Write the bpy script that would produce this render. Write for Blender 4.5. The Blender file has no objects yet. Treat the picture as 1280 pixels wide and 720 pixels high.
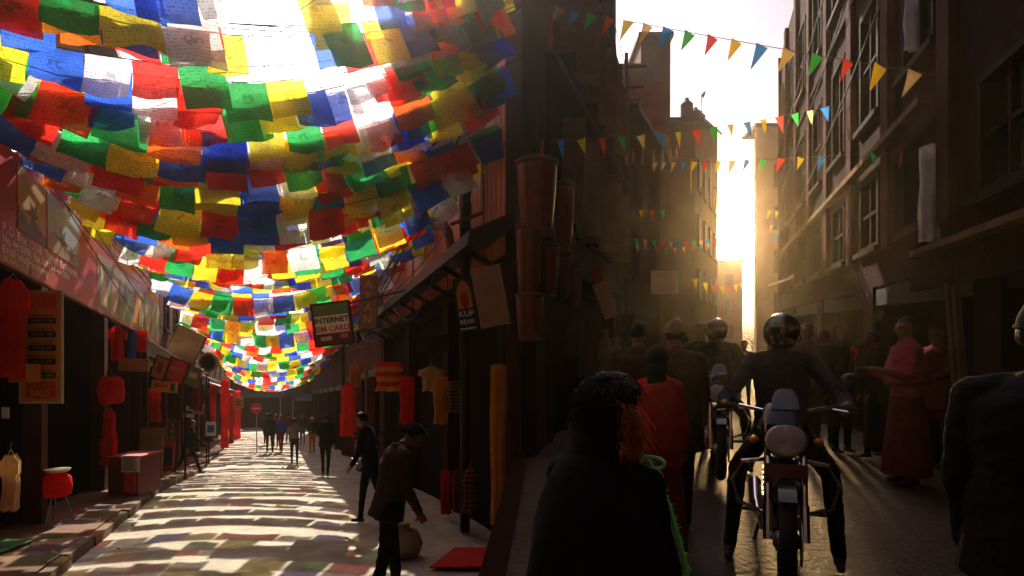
import bpy, bmesh, math, random
import numpy as np
from mathutils import Vector, Matrix, noise

rnd = random.Random(11)
PI = math.pi
sc = bpy.context.scene
col = sc.collection

# ------------------------------------------------------------------ camera
F, HOR, CZ = 700.0, 465.0, 1.75          # focal length / horizon row in photo pixels, eye height
cam = bpy.data.cameras.new('camera')
cam_o = bpy.data.objects.new('camera', cam)
col.objects.link(cam_o)
cam.sensor_width = 36.0
cam.lens = 36.0 * F / 1280.0
cam.shift_y = (HOR - 360.0) / 1280.0
cam.clip_start, cam.clip_end = 0.05, 2000
cam_o.location = (0, 0, CZ)
cam_o.rotation_euler = (PI / 2, 0, 0)
sc.camera = cam_o

# ------------------------------------------------------------------ sun and sky
SUN_AZ, SUN_EL = math.radians(-15), math.radians(40)     # azimuth from +Y towards +X
sun = bpy.data.lights.new('sun', 'SUN')
sun.energy, sun.angle, sun.color = 5.0, math.radians(0.5), (1.0, 0.90, 0.74)
sun_o = bpy.data.objects.new('sun', sun)
col.objects.link(sun_o)
sd = Vector((math.sin(SUN_AZ) * math.cos(SUN_EL), math.cos(SUN_AZ) * math.cos(SUN_EL), math.sin(SUN_EL)))
sun_o.rotation_euler = sd.to_track_quat('Z', 'Y').to_euler()
sun_o.location = (0, 0, 40)

w = bpy.data.worlds.new('World')
sc.world = w
w.use_nodes = True
nt = w.node_tree
for n in list(nt.nodes):
    nt.nodes.remove(n)
N = nt.nodes.new
lk = nt.links.new
out = N('ShaderNodeOutputWorld')
sky = N('ShaderNodeTexSky')
sky.sky_type = 'NISHITA'
sky.sun_disc = False
sky.sun_elevation = SUN_EL
sky.sun_rotation = SUN_AZ
sky.air_density, sky.dust_density, sky.ozone_density = 1.0, 6.0, 1.0
bw = N('ShaderNodeRGBToBW')
lk(sky.outputs[0], bw.inputs[0])
tint = N('ShaderNodeMix'); tint.data_type = 'RGBA'; tint.blend_type = 'MULTIPLY'
tint.inputs[0].default_value = 1.0
lk(bw.outputs[0], tint.inputs[6])
tint.inputs[7].default_value = (1.0, 0.80, 0.98, 1)
mixs = N('ShaderNodeMix'); mixs.data_type = 'RGBA'
mixs.inputs[0].default_value = 0.8
lk(sky.outputs[0], mixs.inputs[6]); lk(tint.outputs[2], mixs.inputs[7])
bg = N('ShaderNodeBackground'); bg.inputs[1].default_value = 0.06
lk(mixs.outputs[2], bg.inputs[0])
# hot aureole of the low light seen at the end of the uphill lane
tc = N('ShaderNodeTexCoord')
dotn = N('ShaderNodeVectorMath'); dotn.operation = 'DOT_PRODUCT'
lowdir = Vector(((908 - 640) / F, 1.0, (HOR - 292) / F)).normalized()
lk(tc.outputs['Generated'], dotn.inputs[0]); dotn.inputs[1].default_value = lowdir
def powr(e, a):
    m = N('ShaderNodeMath'); m.operation = 'MAXIMUM'; lk(dotn.outputs['Value'], m.inputs[0]); m.inputs[1].default_value = 0
    p = N('ShaderNodeMath'); p.operation = 'POWER'; lk(m.outputs[0], p.inputs[0]); p.inputs[1].default_value = e
    q = N('ShaderNodeMath'); q.operation = 'MULTIPLY'; lk(p.outputs[0], q.inputs[0]); q.inputs[1].default_value = a
    return q
a1, a2 = powr(1800, 470.0), powr(90, 1.6)
sm = N('ShaderNodeMath'); sm.operation = 'ADD'; lk(a1.outputs[0], sm.inputs[0]); lk(a2.outputs[0], sm.inputs[1])
bg2 = N('ShaderNodeBackground'); bg2.inputs[0].default_value = (1.0, 0.62, 0.26, 1)
lk(sm.outputs[0], bg2.inputs[1])
addw = N('ShaderNodeAddShader'); lk(bg.outputs[0], addw.inputs[0]); lk(bg2.outputs[0], addw.inputs[1])
lk(addw.outputs[0], out.inputs[0])
w.cycles.sampling_method = 'MANUAL'; w.cycles.sample_map_resolution = 1024

vs = sc.view_settings
vs.view_transform, vs.look, vs.exposure, vs.gamma = 'Standard', 'None', 1.12, 1.0
vs.use_curve_mapping = False
sc.cycles.use_denoising = True
sc.cycles.max_bounces, sc.cycles.diffuse_bounces, sc.cycles.transparent_max_bounces = 8, 4, 12
sc.cycles.volume_bounces = 1
sc.cycles.volume_max_steps = 256

# ------------------------------------------------------------------ places
def sstep(a, b, x):
    t = min(1, max(0, (x - a) / (b - a)))
    return t * t * (3 - 2 * t)
LT = (340 - 640) / F                     # the lane that runs down to the left
def L(u, y, h):                          # h is measured from the eye plane that follows the slope
    return Vector((u + LT * y, y, CZ - 0.05 * y + h))
def gL(y):
    return -1.95 - 0.45 * sstep(11, 20, y)
RT = (880 - 640) / F                     # the lane that climbs to the right
RAX = [(-4, -4 * RT), (16, 16 * RT), (30, 13.0), (60, 26.3), (110, 49)]
def xR(y):
    for (y0, x0), (y1, x1) in zip(RAX, RAX[1:]):
        if y <= y1:
            return x0 + (x1 - x0) * (y - y0) / (y1 - y0)
    return RAX[-1][1]
def R(u, y, h):
    return Vector((xR(y) + u, y, CZ + 0.0757 * min(y, 18) + 0.03 * max(0, y - 18) + h))
def gR(y):                               # world height of the lane surface
    return CZ - 1.55 + 0.0757 * min(y, 6.5) + 0.022 * max(0, y - 6.5)
def pix(px, py, y):
    return Vector(((px - 640) / F * y, y, CZ + (HOR - py) / F * y))
def yL(px, u):                           # depth at which photo column px meets the plane u of the left lane
    return u * F / (px - 340)
def yR(px, u):
    return u * F / (px - 880)

# ------------------------------------------------------------------ materials
MATS = {}
def mat(name, c, rough=0.75, var=0.25, scale=3.0, bump=0.0, spec=0.3, metal=0.0, c2=None, stretch=(1, 1, 1), transl=0.0, coat=0.0):
    if name in MATS:
        return MATS[name]
    m = bpy.data.materials.new(name); m.use_nodes = True
    t = m.node_tree; n = t.nodes; b = n['Principled BSDF']
    tc = n.new('ShaderNodeTexCoord'); mp = n.new('ShaderNodeMapping'); mp.inputs['Scale'].default_value = stretch
    t.links.new(tc.outputs['Object'], mp.inputs[0])
    nz = n.new('ShaderNodeTexNoise'); nz.inputs['Scale'].default_value = scale; nz.inputs['Detail'].default_value = 6
    nz.inputs['Roughness'].default_value = 0.65
    t.links.new(mp.outputs[0], nz.inputs['Vector'])
    cr = n.new('ShaderNodeValToRGB')
    lo = c2 if c2 else tuple(x * (1 - var) for x in c)
    hi = tuple(min(1, x * (1 + var)) for x in c)
    cr.color_ramp.elements[0].position, cr.color_ramp.elements[1].position = 0.32, 0.68
    cr.color_ramp.elements[0].color = (*lo, 1); cr.color_ramp.elements[1].color = (*hi, 1)
    t.links.new(nz.outputs['Fac'], cr.inputs[0]); t.links.new(cr.outputs[0], b.inputs['Base Color'])
    b.inputs['Roughness'].default_value = rough; b.inputs['Metallic'].default_value = metal
    b.inputs['Specular IOR Level'].default_value = spec
    b.inputs['Coat Weight'].default_value = coat
    if bump:
        bp = n.new('ShaderNodeBump'); bp.inputs['Strength'].default_value = bump; bp.inputs['Distance'].default_value = 0.02
        nz2 = n.new('ShaderNodeTexNoise'); nz2.inputs['Scale'].default_value = scale * 8; nz2.inputs['Detail'].default_value = 4
        t.links.new(mp.outputs[0], nz2.inputs['Vector'])
        t.links.new(nz2.outputs['Fac'], bp.inputs['Height']); t.links.new(bp.outputs[0], b.inputs['Normal'])
    if transl:
        tr = n.new('ShaderNodeBsdfTranslucent'); mx = n.new('ShaderNodeMixShader'); mx.inputs[0].default_value = transl
        t.links.new(cr.outputs[0], tr.inputs[0])
        t.links.new(b.outputs[0], mx.inputs[1]); t.links.new(tr.outputs[0], mx.inputs[2])
        t.links.new(mx.outputs[0], n['Material Output'].inputs[0])
    MATS[name] = m
    return m

def flag_mat(name, c, ink=True):
    """thin printed cotton: light comes through it, dark block print on it"""
    m = bpy.data.materials.new(name); m.use_nodes = True
    t = m.node_tree; n = t.nodes; ln = t.links.new
    n.remove(n['Principled BSDF'])
    tc = n.new('ShaderNodeTexCoord'); oi = n.new('ShaderNodeObjectInfo')
    hs = n.new('ShaderNodeHueSaturation'); hs.inputs['Color'].default_value = (*c, 1)
    mr = n.new('ShaderNodeMapRange'); mr.inputs[3].default_value = 0.86; mr.inputs[4].default_value = 1.12
    ln(oi.outputs['Random'], mr.inputs[0]); ln(mr.outputs[0], hs.inputs['Value'])
    colr = hs.outputs[0]
    if ink:
        sp = n.new('ShaderNodeSeparateXYZ'); ln(tc.outputs['Generated'], sp.inputs[0])
        cb = n.new('ShaderNodeCombineXYZ')
        ln(sp.outputs[0], cb.inputs[0]); ln(sp.outputs[2], cb.inputs[2]); ln(oi.outputs['Random'], cb.inputs[1])
        mp = n.new('ShaderNodeMapping'); mp.inputs['Scale'].default_value = (42, 60, 15); ln(cb.outputs[0], mp.inputs[0])
        nz = n.new('ShaderNodeTexNoise'); nz.inputs['Scale'].default_value = 1.0; nz.inputs['Detail'].default_value = 2
        ln(mp.outputs[0], nz.inputs['Vector'])
        th = n.new('ShaderNodeMapRange'); th.inputs[1].default_value = 0.47; th.inputs[2].default_value = 0.60; ln(nz.outputs['Fac'], th.inputs[0])
        mu = n.new('ShaderNodeMath'); mu.operation = 'MULTIPLY'; mu.inputs[1].default_value = 13; ln(sp.outputs[2], mu.inputs[0])
        fr = n.new('ShaderNodeMath'); fr.operation = 'FRACT'; ln(mu.outputs[0], fr.inputs[0])
        lt = n.new('ShaderNodeMath'); lt.operation = 'LESS_THAN'; lt.inputs[1].default_value = 0.62; ln(fr.outputs[0], lt.inputs[0])
        m2 = n.new('ShaderNodeMath'); m2.operation = 'MULTIPLY'; ln(th.outputs[0], m2.inputs[0]); ln(lt.outputs[0], m2.inputs[1])
        # round seal in the middle
        vd = n.new('ShaderNodeVectorMath'); vd.operation = 'DISTANCE'; vd.inputs[1].default_value = (0.5, 0.5, 0.55)
        cb2 = n.new('ShaderNodeCombineXYZ'); cb2.inputs[1].default_value = 0.5; ln(sp.outputs[0], cb2.inputs[0]); ln(sp.outputs[2], cb2.inputs[2])
        ln(cb2.outputs[0], vd.inputs[0])
        inside = n.new('ShaderNodeMath'); inside.operation = 'LESS_THAN'; inside.inputs[1].default_value = 0.16; ln(vd.outputs['Value'], inside.inputs[0])
        nz3 = n.new('ShaderNodeTexNoise'); nz3.inputs['Scale'].default_value = 9; nz3.inputs['Detail'].default_value = 2; ln(cb.outputs[0], nz3.inputs['Vector'])
        th3 = n.new('ShaderNodeMapRange'); th3.inputs[1].default_value = 0.49; th3.inputs[2].default_value = 0.53; ln(nz3.outputs['Fac'], th3.inputs[0])
        sel = n.new('ShaderNodeMix'); ln(inside.outputs[0], sel.inputs[0]); ln(m2.outputs[0], sel.inputs[2]); ln(th3.outputs[0], sel.inputs[3])
        sc_ = n.new('ShaderNodeMath'); sc_.operation = 'MULTIPLY'; sc_.inputs[1].default_value = 0.55; ln(sel.outputs[0], sc_.inputs[0])
        mx = n.new('ShaderNodeMix'); mx.data_type = 'RGBA'; ln(sc_.outputs[0], mx.inputs[0])
        ln(colr, mx.inputs[6]); mx.inputs[7].default_value = (c[0] * .2, c[1] * .2, c[2] * .2, 1)
        colr = mx.outputs[2]
    # weave
    nz4 = n.new('ShaderNodeTexNoise'); nz4.inputs['Scale'].default_value = 5; nz4.inputs['Detail'].default_value = 5; ln(tc.outputs['Object'], nz4.inputs['Vector'])
    mr4 = n.new('ShaderNodeMapRange'); mr4.inputs[1].default_value = 0.3; mr4.inputs[2].default_value = 0.7; mr4.inputs[3].default_value = 0.78; mr4.inputs[4].default_value = 1.0; ln(nz4.outputs['Fac'], mr4.inputs[0])
    h2 = n.new('ShaderNodeHueSaturation'); ln(colr, h2.inputs['Color']); ln(mr4.outputs[0], h2.inputs['Value'])
    df = n.new('ShaderNodeBsdfDiffuse'); tr = n.new('ShaderNodeBsdfTranslucent'); mxs = n.new('ShaderNodeMixShader'); mxs.inputs[0].default_value = 0.72
    ln(h2.outputs[0], df.inputs[0]); ln(h2.outputs[0], tr.inputs[0])
    ln(df.outputs[0], mxs.inputs[1]); ln(tr.outputs[0], mxs.inputs[2])
    tp = n.new('ShaderNodeBsdfTransparent'); h3 = n.new('ShaderNodeHueSaturation'); h3.inputs['Saturation'].default_value = 0.8; h3.inputs['Value'].default_value = 1.1
    ln(colr, h3.inputs['Color']); ln(h3.outputs[0], tp.inputs[0])
    mx2 = n.new('ShaderNodeMixShader'); mx2.inputs[0].default_value = 0.15 if ink else 0.12
    ln(mxs.outputs[0], mx2.inputs[1]); ln(tp.outputs[0], mx2.inputs[2])
    ln(mx2.outputs[0], n['Material Output'].inputs[0])
    MATS[name] = m
    return m

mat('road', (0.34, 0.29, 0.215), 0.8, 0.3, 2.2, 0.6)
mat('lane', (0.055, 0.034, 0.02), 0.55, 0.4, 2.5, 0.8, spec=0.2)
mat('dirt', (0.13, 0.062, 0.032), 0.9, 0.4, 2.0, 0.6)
mat('kerb', (0.15, 0.09, 0.055), 0.9, 0.3, 3.0, 0.5)
mat('terrain', (0.07, 0.055, 0.04), 0.95, 0.3, 0.5, 0.3)
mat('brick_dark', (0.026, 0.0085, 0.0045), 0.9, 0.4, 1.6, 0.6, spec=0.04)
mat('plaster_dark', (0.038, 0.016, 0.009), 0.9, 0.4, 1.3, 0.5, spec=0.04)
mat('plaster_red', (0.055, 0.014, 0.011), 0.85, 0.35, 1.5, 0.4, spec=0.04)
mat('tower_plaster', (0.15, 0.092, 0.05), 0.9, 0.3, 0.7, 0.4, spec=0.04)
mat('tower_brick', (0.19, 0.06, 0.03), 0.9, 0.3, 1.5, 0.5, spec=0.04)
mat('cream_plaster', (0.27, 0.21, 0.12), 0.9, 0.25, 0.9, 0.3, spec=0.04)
mat('wood_dark', (0.022, 0.009, 0.005), 0.7, 0.4, 4, 0.4, stretch=(1, 1, .2), spec=0.04)
mat('wood_pale', (0.15, 0.085, 0.05), 0.8, 0.3, 4, 0.3, spec=0.04)
mat('interior_shade', (0.012, 0.009, 0.008), 0.95, 0.3, spec=0.04)  # near-black colour stands in for the shade inside the shops
mat('glass_dark', (0.016, 0.009, 0.006), 0.35, 0.4, 2.0, spec=0.15)
mat('concrete', (0.20, 0.17, 0.14), 0.9, 0.3, 1.0, 0.4)
mat('grey_tarp', (0.10, 0.11, 0.125), 0.7, 0.25, 1.5, 0.2, transl=0.15)
mat('orange_sheet', (0.60, 0.15, 0.035), 0.5, 0.35, 1.2, 0.3, c2=(0.38, 0.075, 0.02), stretch=(1, 1, .35))
mat('brown_wall', (0.085, 0.032, 0.018), 0.85, 0.4, 1.2, 0.4, spec=0.04)
mat('eave_black', (0.02, 0.015, 0.012), 0.6, 0.4, 4, 0.3)
mat('cable', (0.02, 0.018, 0.018), 0.6, 0.2)
mat('steel', (0.45, 0.45, 0.45), 0.3, 0.15, metal=1.0)
mat('chrome', (0.7, 0.7, 0.7), 0.12, 0.05, metal=1.0)
mat('rust_pipe', (0.17, 0.06, 0.035), 0.6, 0.3)
mat('black_paint', (0.012, 0.011, 0.012), 0.22, 0.2, spec=0.5, coat=0.3)
mat('red_paint', (0.16, 0.012, 0.01), 0.25, 0.2, spec=0.5, coat=0.5)
mat('rubber', (0.016, 0.015, 0.015), 0.8, 0.2)
mat('lens', (0.55, 0.55, 0.52), 0.08, 0.15, 30, spec=0.8)
mat('amber', (0.7, 0.2, 0.03), 0.2, 0.1)
mat('windscreen', (0.35, 0.42, 0.5), 0.1, 0.1, spec=0.6, transl=0.4)
mat('skin', (0.24, 0.105, 0.06), 0.55, 0.12, 6)
mat('hair', (0.010, 0.007, 0.006), 0.6, 0.3, 30, 0.5, stretch=(1, 1, .2), spec=0.12)
mat('hair_backlit', (0.62, 0.16, 0.035), 0.5, 0.4, 30, 0.5, transl=0.5)  # orange base colour stands in for backlight on the loose strands
mat('shoe', (0.03, 0.025, 0.022), 0.5, 0.2)
mat('helmet', (0.02, 0.018, 0.02), 0.34, 0.1, spec=0.6, coat=0.5)
mat('visor', (0.015, 0.012, 0.012), 0.12, 0.1, spec=0.8)
CLOTH = dict(black=(0.010, 0.009, 0.009), charcoal=(0.03, 0.028, 0.03), navy=(0.02, 0.022, 0.045), brown=(0.055, 0.03, 0.02), grey=(0.17, 0.165, 0.17),
             green=(0.035, 0.05, 0.035), red=(0.45, 0.025, 0.015), maroon=(0.16, 0.018, 0.02), orange=(0.42, 0.13, 0.03), blue=(0.04, 0.09, 0.42), magenta=(0.40, 0.05, 0.075),
             white=(0.7, 0.68, 0.65), khaki=(0.26, 0.19, 0.11), denim=(0.05, 0.055, 0.08), crimson=(0.62, 0.018, 0.010), yellow=(0.60, 0.26, 0.035),
             beige=(0.60, 0.40, 0.20), lime=(0.16, 0.75, 0.20), scarlet=(0.75, 0.03, 0.012))
for k, c in CLOTH.items():
    mat('cloth_' + k, c, 0.9, 0.22, 5.0, 0.3, spec=0.1, transl=0.0)
for k in ('crimson', 'yellow', 'beige', 'red', 'scarlet', 'orange', 'white'):
    mat('thin_' + k, CLOTH[k], 0.9, 0.2, 4.0, 0.2, spec=0.1, transl=0.45)
FLAGC = dict(blue=(0.045, 0.16, 0.78), white=(0.86, 0.86, 0.9), red=(0.86, 0.035, 0.02), green=(0.03, 0.40, 0.10), yellow=(0.92, 0.76, 0.04), orange=(0.95, 0.16, 0.02))
for k, c in FLAGC.items():
    flag_mat('flag_' + k, c)
PENC = dict(blue=(0.05, 0.33, 0.85), red=(0.85, 0.07, 0.04), green=(0.06, 0.62, 0.10), yellow=(0.95, 0.66, 0.03), beige=(0.90, 0.62, 0.25), purple=(0.16, 0.10, 0.6))
for k, c in PENC.items():
    flag_mat('pen_' + k, c, ink=False)
# printed colours of boards
for k, c in dict(sign_red=(0.42, 0.028, 0.022), sign_cream=(0.62, 0.50, 0.30), sign_orange=(0.62, 0.20, 0.03), sign_yellow=(0.72, 0.36, 0.05), sign_black=(0.015, 0.014, 0.015),
                 sign_white=(0.75, 0.73, 0.70), sign_blue=(0.05, 0.14, 0.32), sign_green=(0.12, 0.20, 0.08), sign_brown=(0.20, 0.08, 0.045), sign_maroon=(0.16, 0.03, 0.03),
                 photo_sky=(0.28, 0.36, 0.40), photo_land=(0.24, 0.19, 0.12), photo_dark=(0.06, 0.055, 0.05), sign_beige=(0.42, 0.24, 0.10), sign_scarlet=(0.7, 0.05, 0.03)).items():
    mat(k, c, 0.45, 0.2, 3.0, 0.0, spec=0.4)

# ------------------------------------------------------------------ building blocks
MW = {}
def tag(o, label=None, cat=None, group=None, kind=None):
    if label: o['label'] = label
    if cat: o['category'] = cat
    if group: o['group'] = group
    if kind: o['kind'] = kind
    return o
def thing(name, label, cat, loc=(0, 0, 0), rz=0.0, group=None):
    o = bpy.data.objects.new(name, None); col.objects.link(o)
    o.empty_display_size = 0.2
    o.location = loc; o.rotation_euler = (0, 0, rz)
    MW[o.name] = Matrix.Translation(Vector(loc)) @ Matrix.Rotation(rz, 4, 'Z')
    return tag(o, label, cat, group)

class MB:
    def __init__(s):
        s.v, s.f, s.m = [], [], []
    def add(s, vs, fs, mi=0):
        b = len(s.v); s.v += [tuple(p) for p in vs]
        s.f += [tuple(b + i for i in f) for f in fs]; s.m += [mi] * len(fs)
        return s
    def box(s, f, a0, a1, h0, h1, d0, d1, mi=0):
        P = [f(a, h, d) for a in (a0, a1) for h in (h0, h1) for d in (d0, d1)]
        return s.add(P, [(0, 1, 3, 2), (4, 6, 7, 5), (0, 4, 5, 1), (2, 3, 7, 6), (0, 2, 6, 4), (1, 5, 7, 3)], mi)
    def wbox(s, x0, x1, y0, y1, z0, z1, mi=0):
        return s.box(lambda a, h, d: (a, d, h), x0, x1, z0, z1, y0, y1, mi)
    def bar(s, p, q, wdt, th, up=(0, 0, 1), mi=0):
        p, q = Vector(p), Vector(q); d = (q - p).normalized(); sd_ = d.cross(Vector(up))
        if sd_.length < 1e-4: sd_ = d.cross(Vector((1, 0, 0)))
        sd_.normalize(); u = sd_.cross(d)
        P = [c + sd_ * a * wdt / 2 + u * b * th / 2 for c in (p, q) for a in (-1, 1) for b in (-1, 1)]
        return s.add(P, [(0, 1, 3, 2), (4, 6, 7, 5), (0, 4, 5, 1), (2, 3, 7, 6), (0, 2, 6, 4), (1, 5, 7, 3)], mi)
    def tube(s, pts, r, n=6, mi=0, cap=True):
        pts = [Vector(p) for p in pts]; k = len(pts)
        rs = r if isinstance(r, (list, tuple)) else [r] * k
        vs, fs = [], []
        for i, p in enumerate(pts):
            d = (pts[min(i + 1, k - 1)] - pts[max(i - 1, 0)]).normalized()
            a = d.cross(Vector((0, 0, 1)))
            if a.length < 0.05: a = d.cross(Vector((1, 0, 0)))
            a.normalize(); b = d.cross(a)
            for j in range(n):
                t = 2 * PI * j / n
                vs.append(p + (a * math.cos(t) + b * math.sin(t)) * rs[i])
        for i in range(k - 1):
            for j in range(n):
                fs.append((i * n + j, i * n + (j + 1) % n, (i + 1) * n + (j + 1) % n, (i + 1) * n + j))
        if cap:
            fs.append(tuple(range(n - 1, -1, -1))); fs.append(tuple((k - 1) * n + j for j in range(n)))
        return s.add(vs, fs, mi)
    def lathe(s, prof, c=(0, 0, 0), n=20, ax=1.0, ay=1.0, mi=0, M=None):
        """prof: list of (radius, z)"""
        c = Vector(c); vs, fs = [], []
        for r, z in prof:
            for j in range(n):
                t = 2 * PI * j / n
                p = Vector((r * ax * math.cos(t), r * ay * math.sin(t), z))
                vs.append(c + (M @ p if M else p))
        for i in range(len(prof) - 1):
            for j in range(n):
                fs.append((i * n + j, i * n + (j + 1) % n, (i + 1) * n + (j + 1) % n, (i + 1) * n + j))
        fs.append(tuple(range(n - 1, -1, -1))); fs.append(tuple((len(prof) - 1) * n + j for j in range(n)))
        return s.add(vs, fs, mi)
    def ell(s, c, r, M=None, n=14, k=9, mi=0):
        prof = [(math.sin(PI * i / k) * 1.0 + (1e-3 if i in (0, k) else 0), -math.cos(PI * i / k)) for i in range(k + 1)]
        Q = Matrix.Diagonal(Vector(r)).to_4x4()
        if M: Q = M.to_4x4() @ Q
        return s.lathe(prof, c, n, mi=mi, M=Q)
    def cap(s, p, q, r0, r1, n=10, mi=0):
        p, q = Vector(p), Vector(q); d = q - p; ln_ = max(d.length, 1e-5); d = d / ln_
        pts, rs = [], []
        for i in range(4):
            a = PI / 2 * i / 4; pts.append(p - d * r0 * math.cos(a)); rs.append(max(1e-3, r0 * math.sin(a)))
        pts += [p, q]; rs += [r0, r1]
        for i in range(3, -1, -1):
            a = PI / 2 * i / 4; pts.append(q + d * r1 * math.cos(a)); rs.append(max(1e-3, r1 * math.sin(a)))
        return s.tube(pts, rs, n, mi)
    def prism(s, poly, z0, z1, mi=0):
        """vertical prism; z0/z1 numbers or functions of (x,y)"""
        g0 = z0 if callable(z0) else (lambda x, y: z0); g1 = z1 if callable(z1) else (lambda x, y: z1)
        n = len(poly)
        vs = [(x, y, g0(x, y)) for x, y in poly] + [(x, y, g1(x, y)) for x, y in poly]
        fs = [tuple(range(n - 1, -1, -1)), tuple(range(n, 2 * n))] + [(i, (i + 1) % n, n + (i + 1) % n, n + i) for i in range(n)]
        return s.add(vs, fs, mi)
    def mesh(s, name, mats, inv=None, smooth=False):
        me = bpy.data.meshes.new(name)
        vs = [inv @ Vector(p) for p in s.v] if inv else s.v
        me.from_pydata(vs, [], s.f)
        for m in ([mats] if isinstance(mats, str) else mats):
            me.materials.append(MATS[m])
        if not isinstance(mats, str):
            me.polygons.foreach_set('material_index', s.m)
        if smooth:
            me.polygons.foreach_set('use_smooth', [True] * len(me.polygons))
        me.update()
        return me
    def build(s, name, mats, parent=None, smooth=False, world=True):
        """world=True: the points are world points, put into the parent's frame"""
        inv = MW[parent.name].inverted() if (parent is not None and world) else None
        o = bpy.data.objects.new(name, s.mesh(name, mats, inv, smooth)); col.objects.link(o)
        if parent is not None:
            o.parent = parent; MW[o.name] = MW[parent.name]
        else:
            MW[o.name] = Matrix.Identity(4)
        return o

def autosmooth(o, ang=35):
    o.data.polygons.foreach_set('use_smooth', [True] * len(o.data.polygons))
    try:
        o.data.set_sharp_from_angle(angle=math.radians(ang))
    except Exception:
        pass
    return o
def bevel(o, wdt=0.01, seg=2):
    m = o.modifiers.new('bevel', 'BEVEL'); m.width = wdt; m.segments = seg; m.limit_method = 'ANGLE'; m.angle_limit = math.radians(40)
    return o

def text(body, size, f, mname, parent, bold=0.0, name='lettering', align='CENTER', spacing=1.0):
    """flat lettering: f(x, y) -> world point"""
    cu = bpy.data.curves.new('t', 'FONT'); cu.body = body; cu.size = size; cu.align_x = align; cu.align_y = 'CENTER'
    cu.resolution_u = 3; cu.offset = bold * size; cu.space_character = spacing
    o = bpy.data.objects.new('t', cu); col.objects.link(o)
    dg = bpy.context.evaluated_depsgraph_get()
    me = bpy.data.meshes.new_from_object(o.evaluated_get(dg))
    m = MB(); m.add([f(v.co.x, v.co.y) for v in me.vertices], [tuple(p.vertices) for p in me.polygons])
    bpy.data.objects.remove(o); bpy.data.curves.remove(cu); bpy.data.meshes.remove(me)
    return m.build(name, mname, parent)

# ---- facade with real openings, frames and panes
def facade(f, s0, s1, h0, h1, holes, th, wall, parent, frame='wood_dark', pane='glass_dark', bars=(1, 1), name='wall'):
    """holes: (s0, s1, h0, h1, kind) kind 'w' window, 'o' open"""
    S = sorted({s0, s1, *[x for q in holes for x in q[:2]]}); H = sorted({h0, h1, *[x for q in holes for x in q[2:4]]})
    m = MB()
    for a0, a1 in zip(S, S[1:]):
        for b0, b1 in zip(H, H[1:]):
            c, d = (a0 + a1) / 2, (b0 + b1) / 2
            if any(q[0] < c < q[1] and q[2] < d < q[3] for q in holes):
                continue
            k = max(1, int((a1 - a0) / 2.5))
            for i in range(k):
                m.box(f, a0 + (a1 - a0) * i / k, a0 + (a1 - a0) * (i + 1) / k, b0, b1, 0, th)
    wl = m.build(name, wall, parent)
    for q in holes:
        if q[4] != 'w': continue
        a0, a1, b0, b1 = q[:4]; t = 0.06
        m = MB()
        e = 0.004
        m.box(f, a0 + e, a0 + t, b0 + e, b1 - e, -0.03, 0.10); m.box(f, a1 - t, a1 - e, b0 + e, b1 - e, -0.03, 0.10)
        m.box(f, a0 + t, a1 - t, b0 + e, b0 + t, -0.028, 0.10); m.box(f, a0 + t, a1 - t, b1 - t, b1 - e, -0.028, 0.10)
        for i in range(bars[0]):
            c = a0 + (a1 - a0) * (i + 1) / (bars[0] + 1); m.box(f, c - .02, c + .02, b0 + t, b1 - t, 0.0, 0.07)
        for i in range(bars[1]):
            c = b0 + (b1 - b0) * (i + 1) / (bars[1] + 1); m.box(f, a0 + t, a1 - t, c - .02, c + .02, 0.003, 0.068)
        w_ = m.build('window', frame, parent)
        MB().box(f, a0 + t, a1 - t, b0 + t, b1 - t, 0.10, 0.115).build('pane', pane, w_)
        MB().box(f, a0 - .08, a1 + .08, b0 - .07, b0 - .002, -0.10, -0.002).build('sill', frame, w_)
    return wl
# ------------------------------------------------------------------ people
def seg_dist(P, a, b, r0, r1):
    a, b = np.array(a), np.array(b); d = b - a; L2 = max(float(d @ d), 1e-9)
    t = np.clip(((P - a) @ d) / L2, 0, 1)
    return np.linalg.norm(P - (a + t[:, None] * d), axis=1) - (r0 + (r1 - r0) * t)

def loft(mb, rings, n=16):
    """rings: (centre, x-axis vec, y-axis vec)"""
    vs, fs = [], []
    for c, ax, ay in rings:
        for j in range(n):
            t = 2 * PI * j / n
            vs.append(c + ax * math.cos(t) + ay * math.sin(t))
    for i in range(len(rings) - 1):
        for j in range(n):
            fs.append((i * n + j, i * n + (j + 1) % n, (i + 1) * n + (j + 1) % n, (i + 1) * n + j))
    fs.append(tuple(range(n - 1, -1, -1))); fs.append(tuple((len(rings) - 1) * n + j for j in range(n)))
    mb.add(vs, fs)

def fingers(caps, wrist, d, nrm, side, curl=35, k=1.0):
    """palm, four unequal bent fingers and a thumb that leaves the side of the palm"""
    d = Vector(d).normalized(); nrm = Vector(nrm).normalized(); acr = d.cross(nrm).normalized()
    w0 = Vector(wrist); palm = w0 + d * .085 * k
    for o in (-.026, 0, .026):
        caps.append((w0 + d * .02 * k + acr * o * .7 * k, palm + acr * o * k, .017 * k, .014 * k, 'skin'))
    for i, (o, ln_) in enumerate(((-.032, .062), (-.011, .078), (.011, .082), (.032, .070))):
        p = palm + acr * o * k; a = 0
        for j in range(3):
            a += math.radians(curl * (.5 if j == 0 else 1))
            dd = d * math.cos(a) + nrm * math.sin(a)
            q = p + dd * ln_ * (.44, .32, .24)[j] * k
            caps.append((p, q, (.0098 - .0008 * j) * k, (.0090 - .0008 * j) * k, 'skin')); p = q
    p = w0 + d * .03 * k - acr * .030 * k * side
    q = p + (d * .7 - acr * side * .6 + nrm * .35).normalized() * .042 * k
    r = q + (d * .85 - acr * side * .1 + nrm * .5).normalized() * .032 * k
    caps.append((p, q, .013 * k, .011 * k, 'skin')); caps.append((q, r, .011 * k, .009 * k, 'skin'))

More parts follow.
